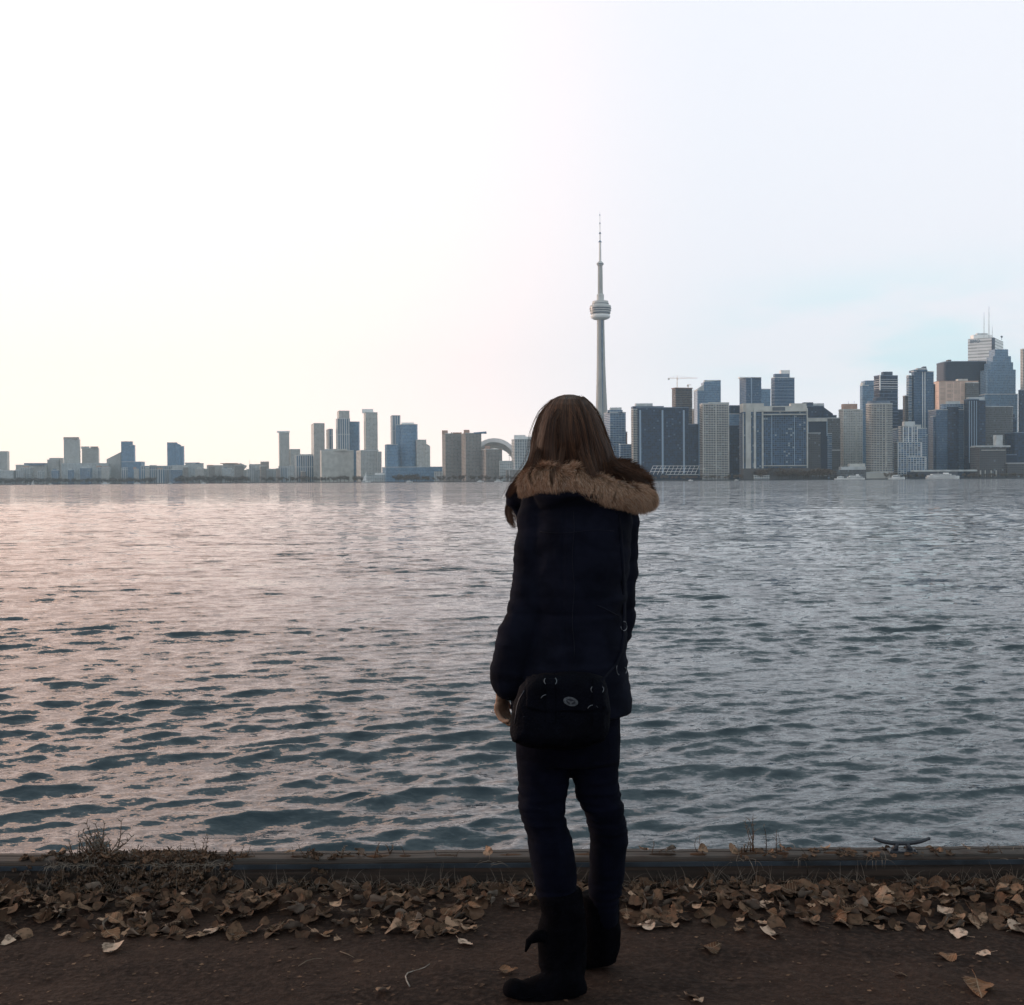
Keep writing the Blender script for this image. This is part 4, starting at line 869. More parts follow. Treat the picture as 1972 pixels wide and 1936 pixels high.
special = [(218, 1831, .075, .25, 'pale leaf lying alone on bare dirt at far left', 1), (405, 1797, .060, .2, None, 0), (1372, 1828, .070, .2, 'single tan leaf on bare dirt right of the boots', 0),
 (1885, 1913, .095, .12, 'large tan leaf lying flat nearest the bottom right corner', 0), (1845, 1802, .058, .25, None, 0), (1878, 1784, .062, .4, None, 0), (1962, 1792, .075, .3, 'pale leaf on the dirt at the right picture edge', 1), (1820, 1847, .065, .12, None, 0), (1893, 1843, .045, .2, None, 0),
 (1480, 1802, .080, .15, None, 0), (1422, 1796, .045, .2, None, 0), (1560, 1782, .055, .25, None, 0), (1330, 1920, .045, .3, None, 0), (1347, 1926, .035, .3, None, 0), (898, 1818, .055, .15, 'small tan leaf on the dirt left of the boots', 0), (980, 1872, .055, .1, None, 0), (648, 1811, .030, .2, None, 0),
 (14, 1818, .05, .1, None, 1), (740, 1911, .045, .15, None, 0), (1735, 1882, .035, .2, None, 0), (850, 1794, .04, .2, None, 0), (465, 1805, .05, .3, None, 0), (300, 1806, .035, .3, None, 0)]
for px, py, s_, tl, lb, pl in special:
    x, y = gpt(px, py); place_leaf(x, y, s_, tl, gz(x, y) + .006, lb or 'small dry leaf lying apart on the bare dirt', None if lb else 'fallen leaves lying apart on the bare dirt', pw if pl else None)
def inboot(x, y): return -0.12 < x < 0.36 and y < 4.0
cnt = 0
while cnt < 255:
    x = random.uniform(-2.05, 2.05); u = random.random()
    far_edge = 4.19; near = 3.80 + .07 * fbm(x, 2, 1.1) + .05 * fbm(x, 5, 4)
    y = near + (far_edge - near) * (u ** 1.15)
    if fbm(x, y, 2.6) < -.05 and random.random() < .62: continue
    if inboot(x, y): continue
    s_ = random.choice([.030, .036, .044, .050, .058, .072]) * random.uniform(.85, 1.1)
    hump = .024 * math.exp(-((y - 4.02) / .13) ** 2) * (.5 + random.random())
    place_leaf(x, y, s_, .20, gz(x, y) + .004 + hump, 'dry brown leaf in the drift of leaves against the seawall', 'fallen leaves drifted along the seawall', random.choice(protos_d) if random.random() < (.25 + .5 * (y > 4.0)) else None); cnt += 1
# the rest of the litter: one object of broken and half-buried leaves and crumbs
LV = []; LF = []
raw = [leaf_mesh(i * 7 + 3) for i in range(8)]
for i in range(1150):
    x = random.uniform(-2.3, 2.3); near = 3.78 + .06 * fbm(x, 2, 1.1) + .04 * fbm(x, 5, 4); y = near + (4.235 - near) * random.random() ** .8
    if inboot(x, y): continue
    V, Fc = random.choice(raw); s_ = random.uniform(.025, .075)
    rot = Matrix.Rotation(random.uniform(0, 6.28), 3, 'Z') @ Matrix.Rotation(random.gauss(0, .5), 3, 'X') @ Matrix.Rotation(random.gauss(0, .5), 3, 'Y')
    z0 = gz(x, y) + .002 + .03 * math.exp(-((y - 4.03) / .13) ** 2) * random.random(); k = len(LV)
    LV += [tuple(rot @ Vector(v) * s_ + Vector((x, y, z0))) for v in V]; LF += [tuple(q + k for q in f) for f in Fc]
for i in range(1500):   # litter and soil caught over the cap at the left
    x = random.uniform(-1.8, -.62)
    if random.random() > max(0.0, min(1.0, (fbm(x, 31, 2.4) + .45) * 1.3)) * min(1, (-.62 - x) * 2.5, (x + 1.85) * 2.5): continue
    y = random.uniform(4.19, 4.35); V, Fc = random.choice(raw); s_ = random.uniform(.012, .045); zb_ = BZ + .001 if y > 4.26 else BZ * .9 * (y - 4.17) / .09
    rot = Matrix.Rotation(random.uniform(0, 6.28), 3, 'Z') @ Matrix.Rotation(random.gauss(0, .4), 3, 'X'); k = len(LV)
    LV += [tuple(rot @ Vector(v) * s_ + Vector((x, y, zb_ + random.uniform(-.006, .007)))) for v in V]; LF += [tuple(q + k for q in f) for f in Fc]
for i in range(260):   # scraps lying along the rest of the cap
    x = random.uniform(-.75, 2.1)
    if fbm(x, 41, 2.6) < .05: continue
    y = random.uniform(4.25, 4.35); V, Fc = random.choice(raw); s_ = random.uniform(.010, .040); rot = Matrix.Rotation(random.uniform(0, 6.28), 3, 'Z') @ Matrix.Rotation(random.gauss(0, .3), 3, 'X'); k = len(LV)
    LV += [tuple(rot @ Vector(v) * s_ + Vector((x, y, BZ + .001))) for v in V]; LF += [tuple(q + k for q in f) for f in Fc]
for i in range(1000):   # crumbs on the bare dirt
    x = random.uniform(-2.2, 2.2); y = 4.1 - random.random() ** .6 * 1.1; s_ = random.uniform(.002, .007) * (2.2 if random.random() < .06 else 1); a = random.uniform(0, 6.28); k = len(LV); z0 = gz(x, y) + .002
    for q in range(4): LV.append((x + s_ * math.cos(a + q * 1.57) * (1.6 if q % 2 else .7), y + s_ * math.sin(a + q * 1.57), z0 + random.uniform(0, .004)))
    LF.append((k, k + 1, k + 2, k + 3))
tag(mesh('leaf_litter', LV, LF, LMI, smooth=True), 'brown broken leaf litter drifted along the foot of the seawall', 'leaf litter', kind='stuff')
# ------------------------------------------------------------ dry grass and weeds
MG = leaf_mat('dry_grass', [(0.012, 0.008, 0.006), (0.038, 0.022, 0.013), (0.085, 0.047, 0.026), (0.02, 0.012, 0.008)], True)
def blade(V, Fc, p, d, L, w_, droop, seg=5, tip=.15):
    d = Vector(d).normalized(); side = d.cross(Vector((random.uniform(-.3, .3), -1, 0))).normalized(); k = len(V); q = Vector(p)
    for i in range(seg + 1):
        ww = w_ * (1 - (1 - tip) * i / seg) / 2
        V.append(tuple(q - side * ww)); V.append(tuple(q + side * ww)); V.append(tuple(q + side.cross(d) * ww))
        d = (d + Vector((random.uniform(-.12, .12), random.uniform(-.12, .12), -droop))).normalized(); q = q + d * L / seg
    for i in range(seg):
        for a, b_ in ((0, 1), (1, 2), (2, 0)): Fc.append((k + 3 * i + a, k + 3 * i + b_, k + 3 * i + 3 + b_, k + 3 * i + 3 + a))
GV = []; GF = []
for i in range(1000):
    x = random.uniform(-2.2, 2.2)
    if fbm(x, 9, 1.6) < -.10 and random.random() < .75: continue
    y = random.uniform(4.17, 4.24); L = random.uniform(.025, .09)
    blade(GV, GF, (x, y, gz(x, y)), (random.gauss(0, .5), random.gauss(-.15, .35), 1), L, .0022, random.uniform(0, .45))
for i in range(2600):   # trailing over the beam, thickest at the left
    x = random.uniform(-1.75, -.6) if random.random() < .72 else random.uniform(-.6, 2.2)
    if fbm(x, 19, 2.3) < (-.25 if x < -.6 else .12): continue
    y = random.uniform(4.22, 4.37); blade(GV, GF, (x, y, BZ - .008), (random.gauss(0, 1.0), random.gauss(-.3, .6), .6), random.uniform(.02, .075), .0024, .35)
tag(mesh('dry_grass', GV, GF, MG), 'thin dry brown grass growing along the seawall', 'grass', kind='stuff')
def weed(px, hpx, n, spread, label, seed, twigs=3, thick=.0062, lean=0):
    random.seed(seed); b0 = at(px, 1640, 4.30); x0 = b0.x; hm = hpx / F * 4.30
    e = empty('dead_weed', (x0, 4.30, BZ), label, 'weed'); V = []; Fc = []; TV = []; TF = []
    for i in range(n):
        mb = MB(); a = random.gauss(lean, spread); h = hm * random.uniform(.45, 1.0) if i else hm
        p = Vector((x0 + random.uniform(-.02, .02) * (1 + 2 * spread), 4.30 + random.uniform(-.03, .03), BZ - .004)); d = Vector((a, random.gauss(0, .2), 1)).normalized(); pts = [p.copy()]
        for s_ in range(6):
            p = p + d * h / 6; d = (d + Vector((random.gauss(0, .14), random.gauss(0, .1), -.04 * spread))).normalized(); pts.append(p.copy())
            for q in range(twigs):
                if s_ > 0 and random.random() < .6:
                    td = (d + Vector((random.choice([-1, 1]) * random.uniform(.5, 1.3), random.gauss(0, .4), random.uniform(-.2, .3)))).normalized()
                    blade(TV, TF, p, td, h * random.uniform(.06, .25), thick * .7, random.uniform(-.05, .25), 4)
        mb.tube(pts, [thick / 2 * (1 - .7 * k / 6) for k in range(7)], 5); k = len(V); V += mb.V; Fc += [tuple(q + k for q in f) for f in mb.F]
    rt = MB(); rt.ball((x0, 4.30, BZ - .001), (.021 + .03 * spread, .016, .004)); k = len(V); V += rt.V; Fc += [tuple(q + k for q in f) for f in rt.F]
    if len(TF) < 1300: k = len(V); V += TV; Fc += [tuple(q + k for q in f) for f in TF]; TV = []
    mesh('stem', V, Fc, MG, e)
    if TV: mesh('twigs', TV, TF, MG, e)
weed(200, 76, 20, .42, 'tallest bushy tangle of dead weed on seawall at left', 11, 5)
weed(178, 44, 22, .95, 'low tangled dead weed beside the tall one at left', 12, 5)
weed(128, 36, 3, .8, 'bent bare stalk left of the tangled weeds', 13, 2, lean=-.5)
weed(245, 26, 6, .7, 'small dark tuft of dead weed right of the tall tangle', 14, 4)
weed(385, 50, 3, .15, 'thin dead stalks above leaf pile in the left quarter', 15, 4, .0034)
weed(355, 36, 2, .3, 'low wiry stalk left of the thin dead stalks', 16, 4, .0034)
weed(575, 36, 3, .35, 'wiry dead twig standing between the left weeds and the figure', 17, 3, .0034)
weed(730, 28, 6, .9, 'sprawling pale dead weed left of the standing figure', 18, 4)
weed(780, 30, 1, .08, 'single upright stalk near the sprawling weed', 19, 1, .0028)
weed(990, 24, 2, 1.4, 'arched dead twig beside the left leg', 20, 2, .0036)
weed(1128, 26, 2, .9, 'small dead twig showing between the legs', 21, 3, .0034)
weed(1465, 78, 5, .16, 'tall upright dry stalks on seawall right of the figure', 22, 2, .0042)
weed(1440, 26, 9, .9, 'low straw coloured tuft at foot of the tall dry stalks', 23, 4)
weed(1508, 48, 2, .12, 'lone dark leaning stalk right of the tall dry stalks', 24, 1, .0034, lean=-.15)
weed(1345, 40, 2, .35, 'thin crooked stalk with a brown tip right of the figure', 25, 1, .0034, lean=-.3)
weed(1275, 26, 3, 1.0, 'low bent twigs just right of the standing figure', 26, 2, .0034)
weed(660, 22, 9, .9, 'low dark sprawl of dead weed before the pale sprawling one', 31, 4)
weed(470, 24, 7, .8, 'small wiry clump of dead weed left of the standing twig', 32, 4, .003)
weed(860, 18, 5, 1.0, 'tiny flattened weed on seawall left of the figure', 33, 3, .003)
weed(1610, 18, 6, 1.0, 'short flattened dead weed left of the iron cleat', 34, 3, .003)
weed(1900, 26, 5, .9, 'low curling dead grass right of the iron cleat', 27, 3, .003)
for px, py, s_ in ((1293, 1632, .05), (560, 1648, .05), (690, 1645, .04), (940, 1648, .045), (1240, 1648, .04), (1590, 1648, .04), (1860, 1648, .045), (1412, 1644, .06), (1508, 1640, .045), (1352, 1638, .045), (205, 1650, .07), (118, 1662, .06)):
    p = at(px, py, 4.29); place_leaf(p.x, 4.29, s_, .5, BZ + .02, 'dry leaf caught on top of the seawall cap', 'leaves caught on the seawall cap')
random.seed(99)
# bent twig and pale chips on the dirt
def twig(pts, rad, name, label, col):
    P = []
    for i, (px, py) in enumerate(pts):
        x, y = gpt(px, py); P.append((x, y, gz(x, y) + rad * 1.2 + .004 * math.sin(i)))
    mb = MB(); mb.tube(P, [rad * (1 - .5 * i / len(P)) for i in range(len(P))], 7)
    tag(mb.build(name, mat(name + '_bark', col, var=.3, vscale=40), smooth=True), label, 'twig')
twig([(789, 1902), (783, 1893), (781, 1883), (785, 1874), (793, 1869), (805, 1865), (818, 1862), (828, 1859)], .0022, 'curved_twig', 'pale hooked twig lying on the dirt left of the boots', (.24, .21, .18))
twig([(575, 1862), (590, 1855), (605, 1850), (620, 1846)], .0016, 'thin_twig', 'thin dark twig on the dirt in the left half', (.12, .085, .06))
twig([(655, 1832), (670, 1838), (682, 1844)], .0015, 'short_twig', 'short brown twig just right of the thin one', (.14, .10, .07))
x, y = gpt(209, 1776); mb = MB(); mb.ball((x, y, gz(x, y) + .006), (.008, .006, .006), nu=7, nv=5)
tag(mb.build('pale_pebble', mat('pale_stone', (.45, .47, .47))), 'small whitish pebble by the leaf drift at left', 'pebble')
# ------------------------------------------------------------ the standing woman, seen from behind, turned a little left
PD = 3.43
def P(px, py, D=PD): return at(px, py, D)
foot0 = Vector((P(1085, 1900).x, 3.42, 0))
person = empty('person', foot0, 'woman standing with her back turned in a dark fur trimmed parka and black boots', 'person')
def cloth(name, cols, rough=.9, wv=900, sheen=.15, bump=.25):
    m = mat(name, cols, rough=rough, var=.25, vscale=14, spec=.04); t = m.node_tree; b = t.nodes['Principled BSDF']
    b.inputs['Sheen Weight'].default_value = sheen * .25; b.inputs['Sheen Roughness'].default_value = .5
    n = N(t, 'ShaderNodeTexNoise'); n.inputs['Scale'].default_value = wv; n.inputs['Detail'].default_value = 2; tcn = N(t, 'ShaderNodeTexCoord'); t.links.new(tcn.outputs['Object'], n.inputs[0])
    bp = N(t, 'ShaderNodeBump'); bp.inputs['Strength'].default_value = bump; bp.inputs['Distance'].default_value = .002; t.links.new(n.outputs[0], bp.inputs['Height']); t.links.new(bp.outputs[0], b.inputs['Normal']); return m
m_coat = cloth('navy_parka_cloth', (0.0055, 0.0064, 0.0125), sheen=.05)
m_tunic = cloth('black_knit', (0.0042, 0.0045, 0.008), sheen=.03)
m_jean = cloth('dark_denim', (0.0026, 0.0033, 0.0085), sheen=.04)
m_boot = mat('black_suede', (0.0018, 0.0018, 0.0030), rough=.9, var=.3, vscale=30, spec=.03, bump=.2, bscale=200)
m_skin = mat('skin', (0.30, 0.175, 0.115), rough=.55, var=.12, vscale=30, spec=.35)
m_metal = mat('dull_metal', (0.16, 0.17, 0.19), rough=.4, metal=.8)
def rg(y, xl, xr, ry, D=PD, yaw=0.0, n=1.0):
    a, b = P(xl, y, D), P(xr, y, D); return (Vector(((a.x + b.x) / 2, D, (a.z + b.z) / 2)), (b.x - a.x) / 2, ry, 0)
def fold(sc, amp, zs=1.0, seed=0):
    def f(v, n):
        p = Vector((v.x * sc, v.y * sc, v.z * sc * zs + seed)); return amp * (mnoise.fractal(p, 1.0, 2.0, 4) + .5 * (1 - 2 * abs(mnoise.noise(p * 1.7 + Vector((3, 1, 7))))))
    return f
# --- body: one continuous skin (head with face, neck, trunk, arms, legs)
b = MB()
hc = P(1098, 838, 3.46); yaw = R(22)      # head centre, looking away and left
HR = Matrix.Rotation(yaw, 3, 'Z')          # local -x right.. face along local +y
def H(x, y, z): return hc + HR @ Vector((x, y, z))
b.ball(H(0, 0, .012), (.072, .090, .092), HR, 20, 14); b.ball(H(0, .028, -.052), (.055, .066, .062), HR, 16, 10); b.ball(H(0, .074, -.098), (.022, .020, .018), HR)   # skull, jaw, chin
b.tube([H(0, .088, .004), H(0, .100, -.022), H(0, .108, -.038)], [.008, .011, .014], 8)   # nose
for sx in (-1, 1):
    b.ball(H(sx * .076, -.004, -.012), (.008, .018, .030), HR); b.ball(H(sx * .011, .098, -.040), .009, HR)
    b.ball(H(sx * .031, .080, .018), (.020, .010, .006), HR); b.ball(H(sx * .036, .070, -.030), (.022, .016, .016), HR)
b.ball(H(0, .091, -.064), (.022, .010, .005), HR); b.ball(H(0, .088, -.073), (.018, .010, .006), HR)
b.tube([H(0, -.012, -.04), H(0, -.02, -.10), P(1104, 935, 3.45)], [.052, .050, .062], 16)
b.loft([rg(1450, 1012, 1178, .085), rg(1380, 1012, 1178, .10), rg(1270, 1028, 1176, .085), rg(1190, 1034, 1176, .08), rg(1090, 1032, 1184, .09), rg(1010, 1040, 1192, .09), rg(965, 1060, 1180, .06), rg(945, 1080, 1145, .05)])
LS, LE, LW = P(1040, 995, 3.42), P(1022, 1165, 3.39), P(968, 1312, 3.43); RS, RE, RW = P(1188, 995, 3.47), P(1187, 1180, 3.49), P(1168, 1280, 3.57)
b.tube([LS, LE], [.036, .028], 14); b.tube([LE, LW], [.029, .022], 14); b.tube([RS, RE], [.036, .028], 14); b.tube([RE, RW], [.029, .022], 14)
for q, r_ in ((LS, .037), (LE, .029), (RS, .037), (RE, .029)): b.ball(q, r_)
L0, L1, L2 = P(1050, 1450, 3.43), P(1054, 1600, 3.39), P(1082, 1850, 3.38); R0, R1, R2 = P(1140, 1450, 3.44), P(1168, 1600, 3.46), P(1158, 1820, 3.52)
for a, k_, f in ((L0, L1, L2), (R0, R1, R2)):
    b.tube([a, k_], [.058, .042], 16); b.tube([k_, k_ * .65 + f * .35, f], [.042, .044, .028], 16); b.ball(a, .058); b.ball(k_, .042)
def hand(mb, wrist, palm_dir, across, curl, s=1.0, back=Vector((0, -1, 0))):
    pd = palm_dir.normalized(); ac = (across - pd * across.dot(pd)).normalized(); bk = ac.cross(pd).normalized()
    mb.tube([wrist - pd * .03, wrist], [.024, .023], 12)
    for k in range(5): q = wrist + pd * (.012 + .016 * k) * s; rot = Matrix((ac, bk, pd)).transposed(); mb.ball(q, (.024 * s + .0022 * k, .013 * s, .016 * s), rot)
    kn = wrist + pd * .080 * s
    for i, (o_, l_) in enumerate(((-.027, .072), (-.009, .081), (.009, .076), (.026, .060))):
        p = kn + ac * o_ * s * .95 - pd * .006 * abs(o_) * 40 * s * .2; d = (pd + ac * o_ * 2.0).normalized(); pts = [p - pd * .02 * s, p]; c_ = curl * (1 + .18 * i)
        for seg in (.45, .30, .25): d = (Matrix.Rotation(c_, 3, ac) @ d).normalized(); p = p + d * l_ * seg * s; pts.append(p)
        mb.tube(pts, [.0088, .0088, .0082, .0075, .0062], 9); mb.ball(pts[-1], .0062)
        for q in pts[1:-1]: mb.ball(q, .0086 * s)
    p = wrist + pd * .022 * s - ac * .020 * s; d = (pd * .72 - ac * .55 - bk * .35).normalized(); pts = [p]
    for seg, t_ in ((.036, 0), (.030, .3), (.024, .35)): d = (Matrix.Rotation(t_, 3, ac) @ d + pd * t_ * .5).normalized(); p = p + d * seg * s; pts.append(p)
    mb.tube(pts, [.0125, .0105, .0092, .0075], 9); mb.ball(pts[-1], .0075)
hb = MB(); hand(hb, P(966, 1318, 3.44), P(963, 1372, 3.45) - P(964, 1322, 3.44), Vector((-.55, -.83, 0)), .40, .92)
hand(hb, RW, Vector((-.45, .45, -.6)), Vector((.5, .6, 0)), .5)
b.add(hb.V, hb.F)
V, Fc = remeshed(b, .0036, 4)
mesh('body', V, Fc, m_skin, person, smooth=True)
rb = MB(); rp = None; 
# --- trousers
def leg_rings(D0, rows): return [rg(y, xl, xr, (xr - xl) / F * D / 2 * ra, D) for (y, xl, xr, D, ra) in rows]
j = MB()
j.loft([rg(1465, 994, 1194, .108, 3.435), rg(1440, 993, 1194, .118), rg(1390, 995, 1194, .125), rg(1330, 1002, 1190, .115)], 36)
j.loft(leg_rings(0, [(1500, 997, 1097, 3.43, .98), (1470, 996, 1105, 3.43, .95)]), 28)
LL = [(1730, 1037, 1112, 3.39, 1.0), (1700, 1029, 1111, 3.385, 1.05), (1670, 1024, 1110, 3.38, 1.1), (1640, 1019, 1106, 3.38, 1.1), (1612, 1015, 1100, 3.385, 1.1), (1596, 1010, 1093, 3.39, 1.08), (1578, 1003, 1089, 3.395, 1.05), (1562, 998, 1088, 3.40, 1.0), (1530, 997, 1092, 3.415, 1.0), (1500, 996, 1097, 3.43, 1.0), (1470, 995, 1104, 3.43, 1.0), (1440, 995, 1106, 3.43, 1.0)]
RL = [(1800, 1133, 1190, 3.52, 1.0), (1740, 1134, 1192, 3.50, 1.05), (1700, 1134, 1200, 3.49, 1.08), (1660, 1136, 1205, 3.475, 1.08), (1620, 1136, 1209, 3.465, 1.08), (1592, 1132, 1208, 3.46, 1.1), (1568, 1127, 1204, 3.455, 1.1), (1546, 1114, 1198, 3.45, 1.0), (1520, 1107, 1193, 3.445, 1.0), (1490, 1099, 1191, 3.44, 1.0), (1440, 1090, 1194, 3.44, 1.0)]
j.loft(leg_rings(0, LL), 30); j.loft(leg_rings(0, RL), 30)
def jf(v, n):
    z = v.z; ruck = max(0, 1 - abs(z - .52) / .16) + max(0, 1 - abs(z - .24) / .10) * .8
    return .0034 * mnoise.fractal(Vector((v.x * 9, v.y * 9, z * 16)), 1, 2, 3) + .0075 * ruck * (mnoise.noise(Vector((v.x * 12, v.y * 12, z * 70))))
V, Fc = remeshed(j, .005, 5, jf); mesh('trousers', V, Fc, m_jean, person, smooth=True)
# --- boots
def boot(side):
    m = MB()
    if side == 'L':
        D = 3.375; m.loft([rg(1880, 1046, 1126, .052, 3.36), rg(1855, 1036, 1128, .056, 3.37), rg(1825, 1036, 1129, .058, D), rg(1797, 1034, 1130, .062, D), rg(1760, 1042, 1126, .062, D), rg(1722, 1036, 1122, .062, D + .005), rg(1712, 1038, 1118, .058, D + .01)], 28)
        heel = P(1098, 1902, 3.345); toe = P(1004, 1908, 3.325)
        m.ball(heel + Vector((0, 0, .0)), (.047, .045, .052)); pts = []
        for k in range(10):
            s_ = k / 9; c_ = heel.lerp(toe, s_); m.ball(c_ + Vector((0, 0, .020 - .030 * s_ + .004 * (1 - s_))), (.040, .044 - .004 * s_, .058 - .030 * s_ ** .6))
        m.ball(P(990, 1907, 3.325) + Vector((0, 0, .002)), (.034, .040, .026))
        sole = MB(); z0 = .004; n = 24; V = []
        hx, tx = P(1117, 1920, 3.34).x, P(972, 1915, 3.325).x; cy = 3.333
        for zz in (z0, .020):
            for k in range(n):
                t = 2 * math.pi * k / n; x = (hx + tx) / 2 + (hx - tx) / 2 * math.cos(t); ww = .038 if math.cos(t) > 0 else .044; y = cy + ww * math.copysign(abs(math.sin(t)) ** .7, math.sin(t)); V.append((x, y, zz + (.010 * max(0, -math.cos(t) - .5))))
        flap = MB(); flap.tube([P(1060, 1800, 3.35), P(1034, 1803, 3.34), P(1018, 1814, 3.33), P(1012, 1833, 3.33)], [.022, .017, .010, .003], 10)
    else:
        D = 3.535; m.loft([rg(1850, 1124, 1186, .048, D), rg(1825, 1120, 1193, .052, D), rg(1795, 1118, 1196, .058, D - .005), rg(1775, 1118, 1192, .060, D - .01), rg(1735, 1118, 1192, .060, D - .015), rg(1722, 1120, 1190, .056, D - .015)], 28)
        heel = P(1158, 1845, 3.555); toe = P(1068, 1850, 3.56)
        m.ball(heel, (.046, .044, .050))
        for k in range(10):
            s_ = k / 9; c_ = heel.lerp(toe, s_); m.ball(c_ + Vector((0, 0, .018 - .028 * s_)), (.040, .044, .056 - .030 * s_ ** .6))
        n = 24; V = []; hx, tx = P(1178, 1860, 3.545).x, P(1040, 1860, 3.56).x; cy = 3.553
        for zz in (.004, .020):
            for k in range(n):
                t = 2 * math.pi * k / n; V.append(((hx + tx) / 2 + (hx - tx) / 2 * math.cos(t), cy + .042 * math.copysign(abs(math.sin(t)) ** .7, math.sin(t)), zz))
        flap = None
    Vv, Ff = remeshed(m, .0045, 5, fold(9, .0030, 1.8, 4)); Vv = [Vector((v.x, v.y, max(v.z, .012))) for v in Vv]; bo = mesh('boot', Vv, Ff, m_boot, person, smooth=True)
    Fs = [tuple(range(n))[::-1], tuple(range(n, 2 * n))] + [(i, (i + 1) % n, n + (i + 1) % n, n + i) for i in range(n)]
    mesh('sole', V, Fs, m_boot, bo)
    if flap: flap.build('strap', m_boot, bo, True)
boot('L'); boot('R')
# --- coat: trunk and both sleeves in one skin
m = MB()
m.loft([rg(1372, 988, 1216, .142), rg(1350, 986, 1217, .146), rg(1310, 985, 1211, .143), rg(1262, 990, 1204, .133), rg(1210, 1000, 1204, .126), rg(1150, 1006, 1206, .13), rg(1090, 1008, 1210, .138), rg(1030, 1012, 1214, .138), rg(990, 1018, 1214, .13), rg(965, 1028, 1206, .115), rg(942, 1050, 1185, .09), rg(925, 1075, 1160, .07)], 44)
def sleeve(pts):
    P_ = [P(x, y, D) for x, y, D, r_ in pts]; rr = [r_ for *_, r_ in pts]; m.tube(P_, rr, 20)
    for q, r_ in zip(P_, rr): m.ball(q, r_ * .985)
sleeve([(1040, 985, 3.42, .060), (1036, 1030, 3.41, .062), (1030, 1100, 3.40, .060), (1024, 1160, 3.39, .060), (1008, 1210, 3.385, .062), (994, 1255, 3.385, .062), (984, 1295, 3.39, .060), (981, 1312, 3.39, .052)])
sleeve([(1190, 985, 3.47, .058), (1190, 1040, 3.48, .0585), (1189, 1110, 3.48, .057), (1188, 1165, 3.48, .056), (1186, 1195, 3.50, .054), (1178, 1235, 3.53, .046), (1172, 1265, 3.57, .042)])
m.tube([P(962, 1318, 3.39), P(976, 1300, 3.39)], [.026, .034], 14)
# front of the left shoulder and collar standing beyond the arm
m.tube([P(1035, 940, 3.50), P(1002, 950, 3.55), P(990, 975, 3.56)], [.05, .040, .026], 14); m.ball(P(1000, 950, 3.55), .038)
m.tube([P(990, 965, 3.56), P(1002, 995, 3.55), P(1020, 1035, 3.50)], [.028, .010, .03], 12)
# hood lying on the shoulders
m.loft([rg(975, 1040, 1200, .05, 3.36), rg(955, 1030, 1215, .085, 3.37), rg(930, 1030, 1190, .09, 3.39), rg(910, 1050, 1150, .06, 3.40)], 32)
sx0 = P(1100, 1100).x
def cf(v, n):
    z = v.z
    wr = mnoise.fractal(Vector((v.x * 6 + z * 2.5, v.y * 6, z * 11)), 1, 2, 4) * .0050 + .0045 * (1 - 2 * abs(mnoise.noise(Vector((v.x * 8 - z * 5, v.y * 8, z * 17))))) - .003 * math.exp(-((v.x - sx0 - .03 * math.sin(z * 4)) / .004) ** 2) * (n.y < 0)
    quilt = -.0022 * math.exp(-((z - 1.075) / .006) ** 2)                       # drawn waist seam
    el = max(0, 1 - abs(z - 1.08) / .10) * max(0, abs(v.x - .15) - .10) * 8
    return wr + quilt + .006 * el * mnoise.noise(Vector((v.x * 9, v.y * 9, z * 48))) + (.0022 if abs(n.y) < .9 else .001) * mnoise.noise(Vector((v.x * 7, v.y * 7, z * 60)))
V, Fc = remeshed(m, .0055, 5, cf); coat = mesh('parka', V, Fc, m_coat, person, smooth=True)
# details lie on the surface seen from behind: cast onto it
from mathutils.bvhtree import BVHTree
bvc = BVHTree.FromPolygons([tuple(v) for v in V], Fc)
def onback(px, py, lift=.002, tree_=None):
    o_ = Vector((0, 0, CAMZ)); d = ray(px, py); h = (tree_ or bvc).ray_cast(o_, d)
    return (h[0] + h[1] * lift) if h[0] is not None else P(px, py, 3.26)
def seam(pts, r_, name, mm, par=coat, tree_=None):
    mb = MB(); mb.tube([onback(*p, .0008, tree_) for p in pts], r_, 6); return mb.build(name, mm, par, True)
m_seam = cloth('seam_piping', (0.012, 0.013, 0.020), sheen=.05)
seam([(1150, 1166), (1160, 1170), (1172, 1176), (1190, 1186)], .0018, 'waist_cord', m_seam)
seam([(1104 + 2 * math.sin(k), 985 + 19 * k) for k in range(16)], .0009, 'centre_seam', m_seam)
seam([(1040 + 9.5 * k, 1024 + 3 * math.sin(k * .4)) for k in range(16)], .0009, 'yoke_seam', m_seam)
def arc(cx, cy, rx, ry, a0, a1, name='buckle', r_=.0012, par=coat, tree_=None):
    return seam([(cx + rx * math.cos(R(a)), cy + ry * math.sin(R(a))) for a in np.linspace(a0, a1, 9)], r_, name, m_metal, par, tree_)
arc(1201, 1206, 6, 9, -100, 175, 'strap_ring')
# --- the slouchy shoulder bag resting against the lower back
bag = empty('shoulder_bag', P(1080, 1430, 3.25), 'slouchy black shoulder bag with oval badge hanging at the lower back', 'bag')
m_bag = mat('black_nylon', (0.0018, 0.0022, 0.0050), rough=.8, var=.25, vscale=12, spec=.06, bump=.3, bscale=160)
out = [(1004, 1322), (1016, 1308), (1045, 1299), (1090, 1296), (1135, 1298), (1160, 1306), (1170, 1325), (1174, 1365), (1172, 1405), (1164, 1428), (1135, 1438), (1090, 1441), (1040, 1440), (1003, 1437), (984, 1429), (984, 1410), (988, 1385), (994, 1350)]
cb = (1085, 1370); m = MB(); V = []; Fq = []; nb = len(out); lay = [(3.300, .80), (3.296, .96), (3.270, 1.0), (3.240, .985), (3.215, .90), (3.203, .72)]
for D_, f in lay:
    for x, y in out: V.append(P(cb[0] + (x - cb[0]) * f, cb[1] + (y - cb[1]) * f, D_))
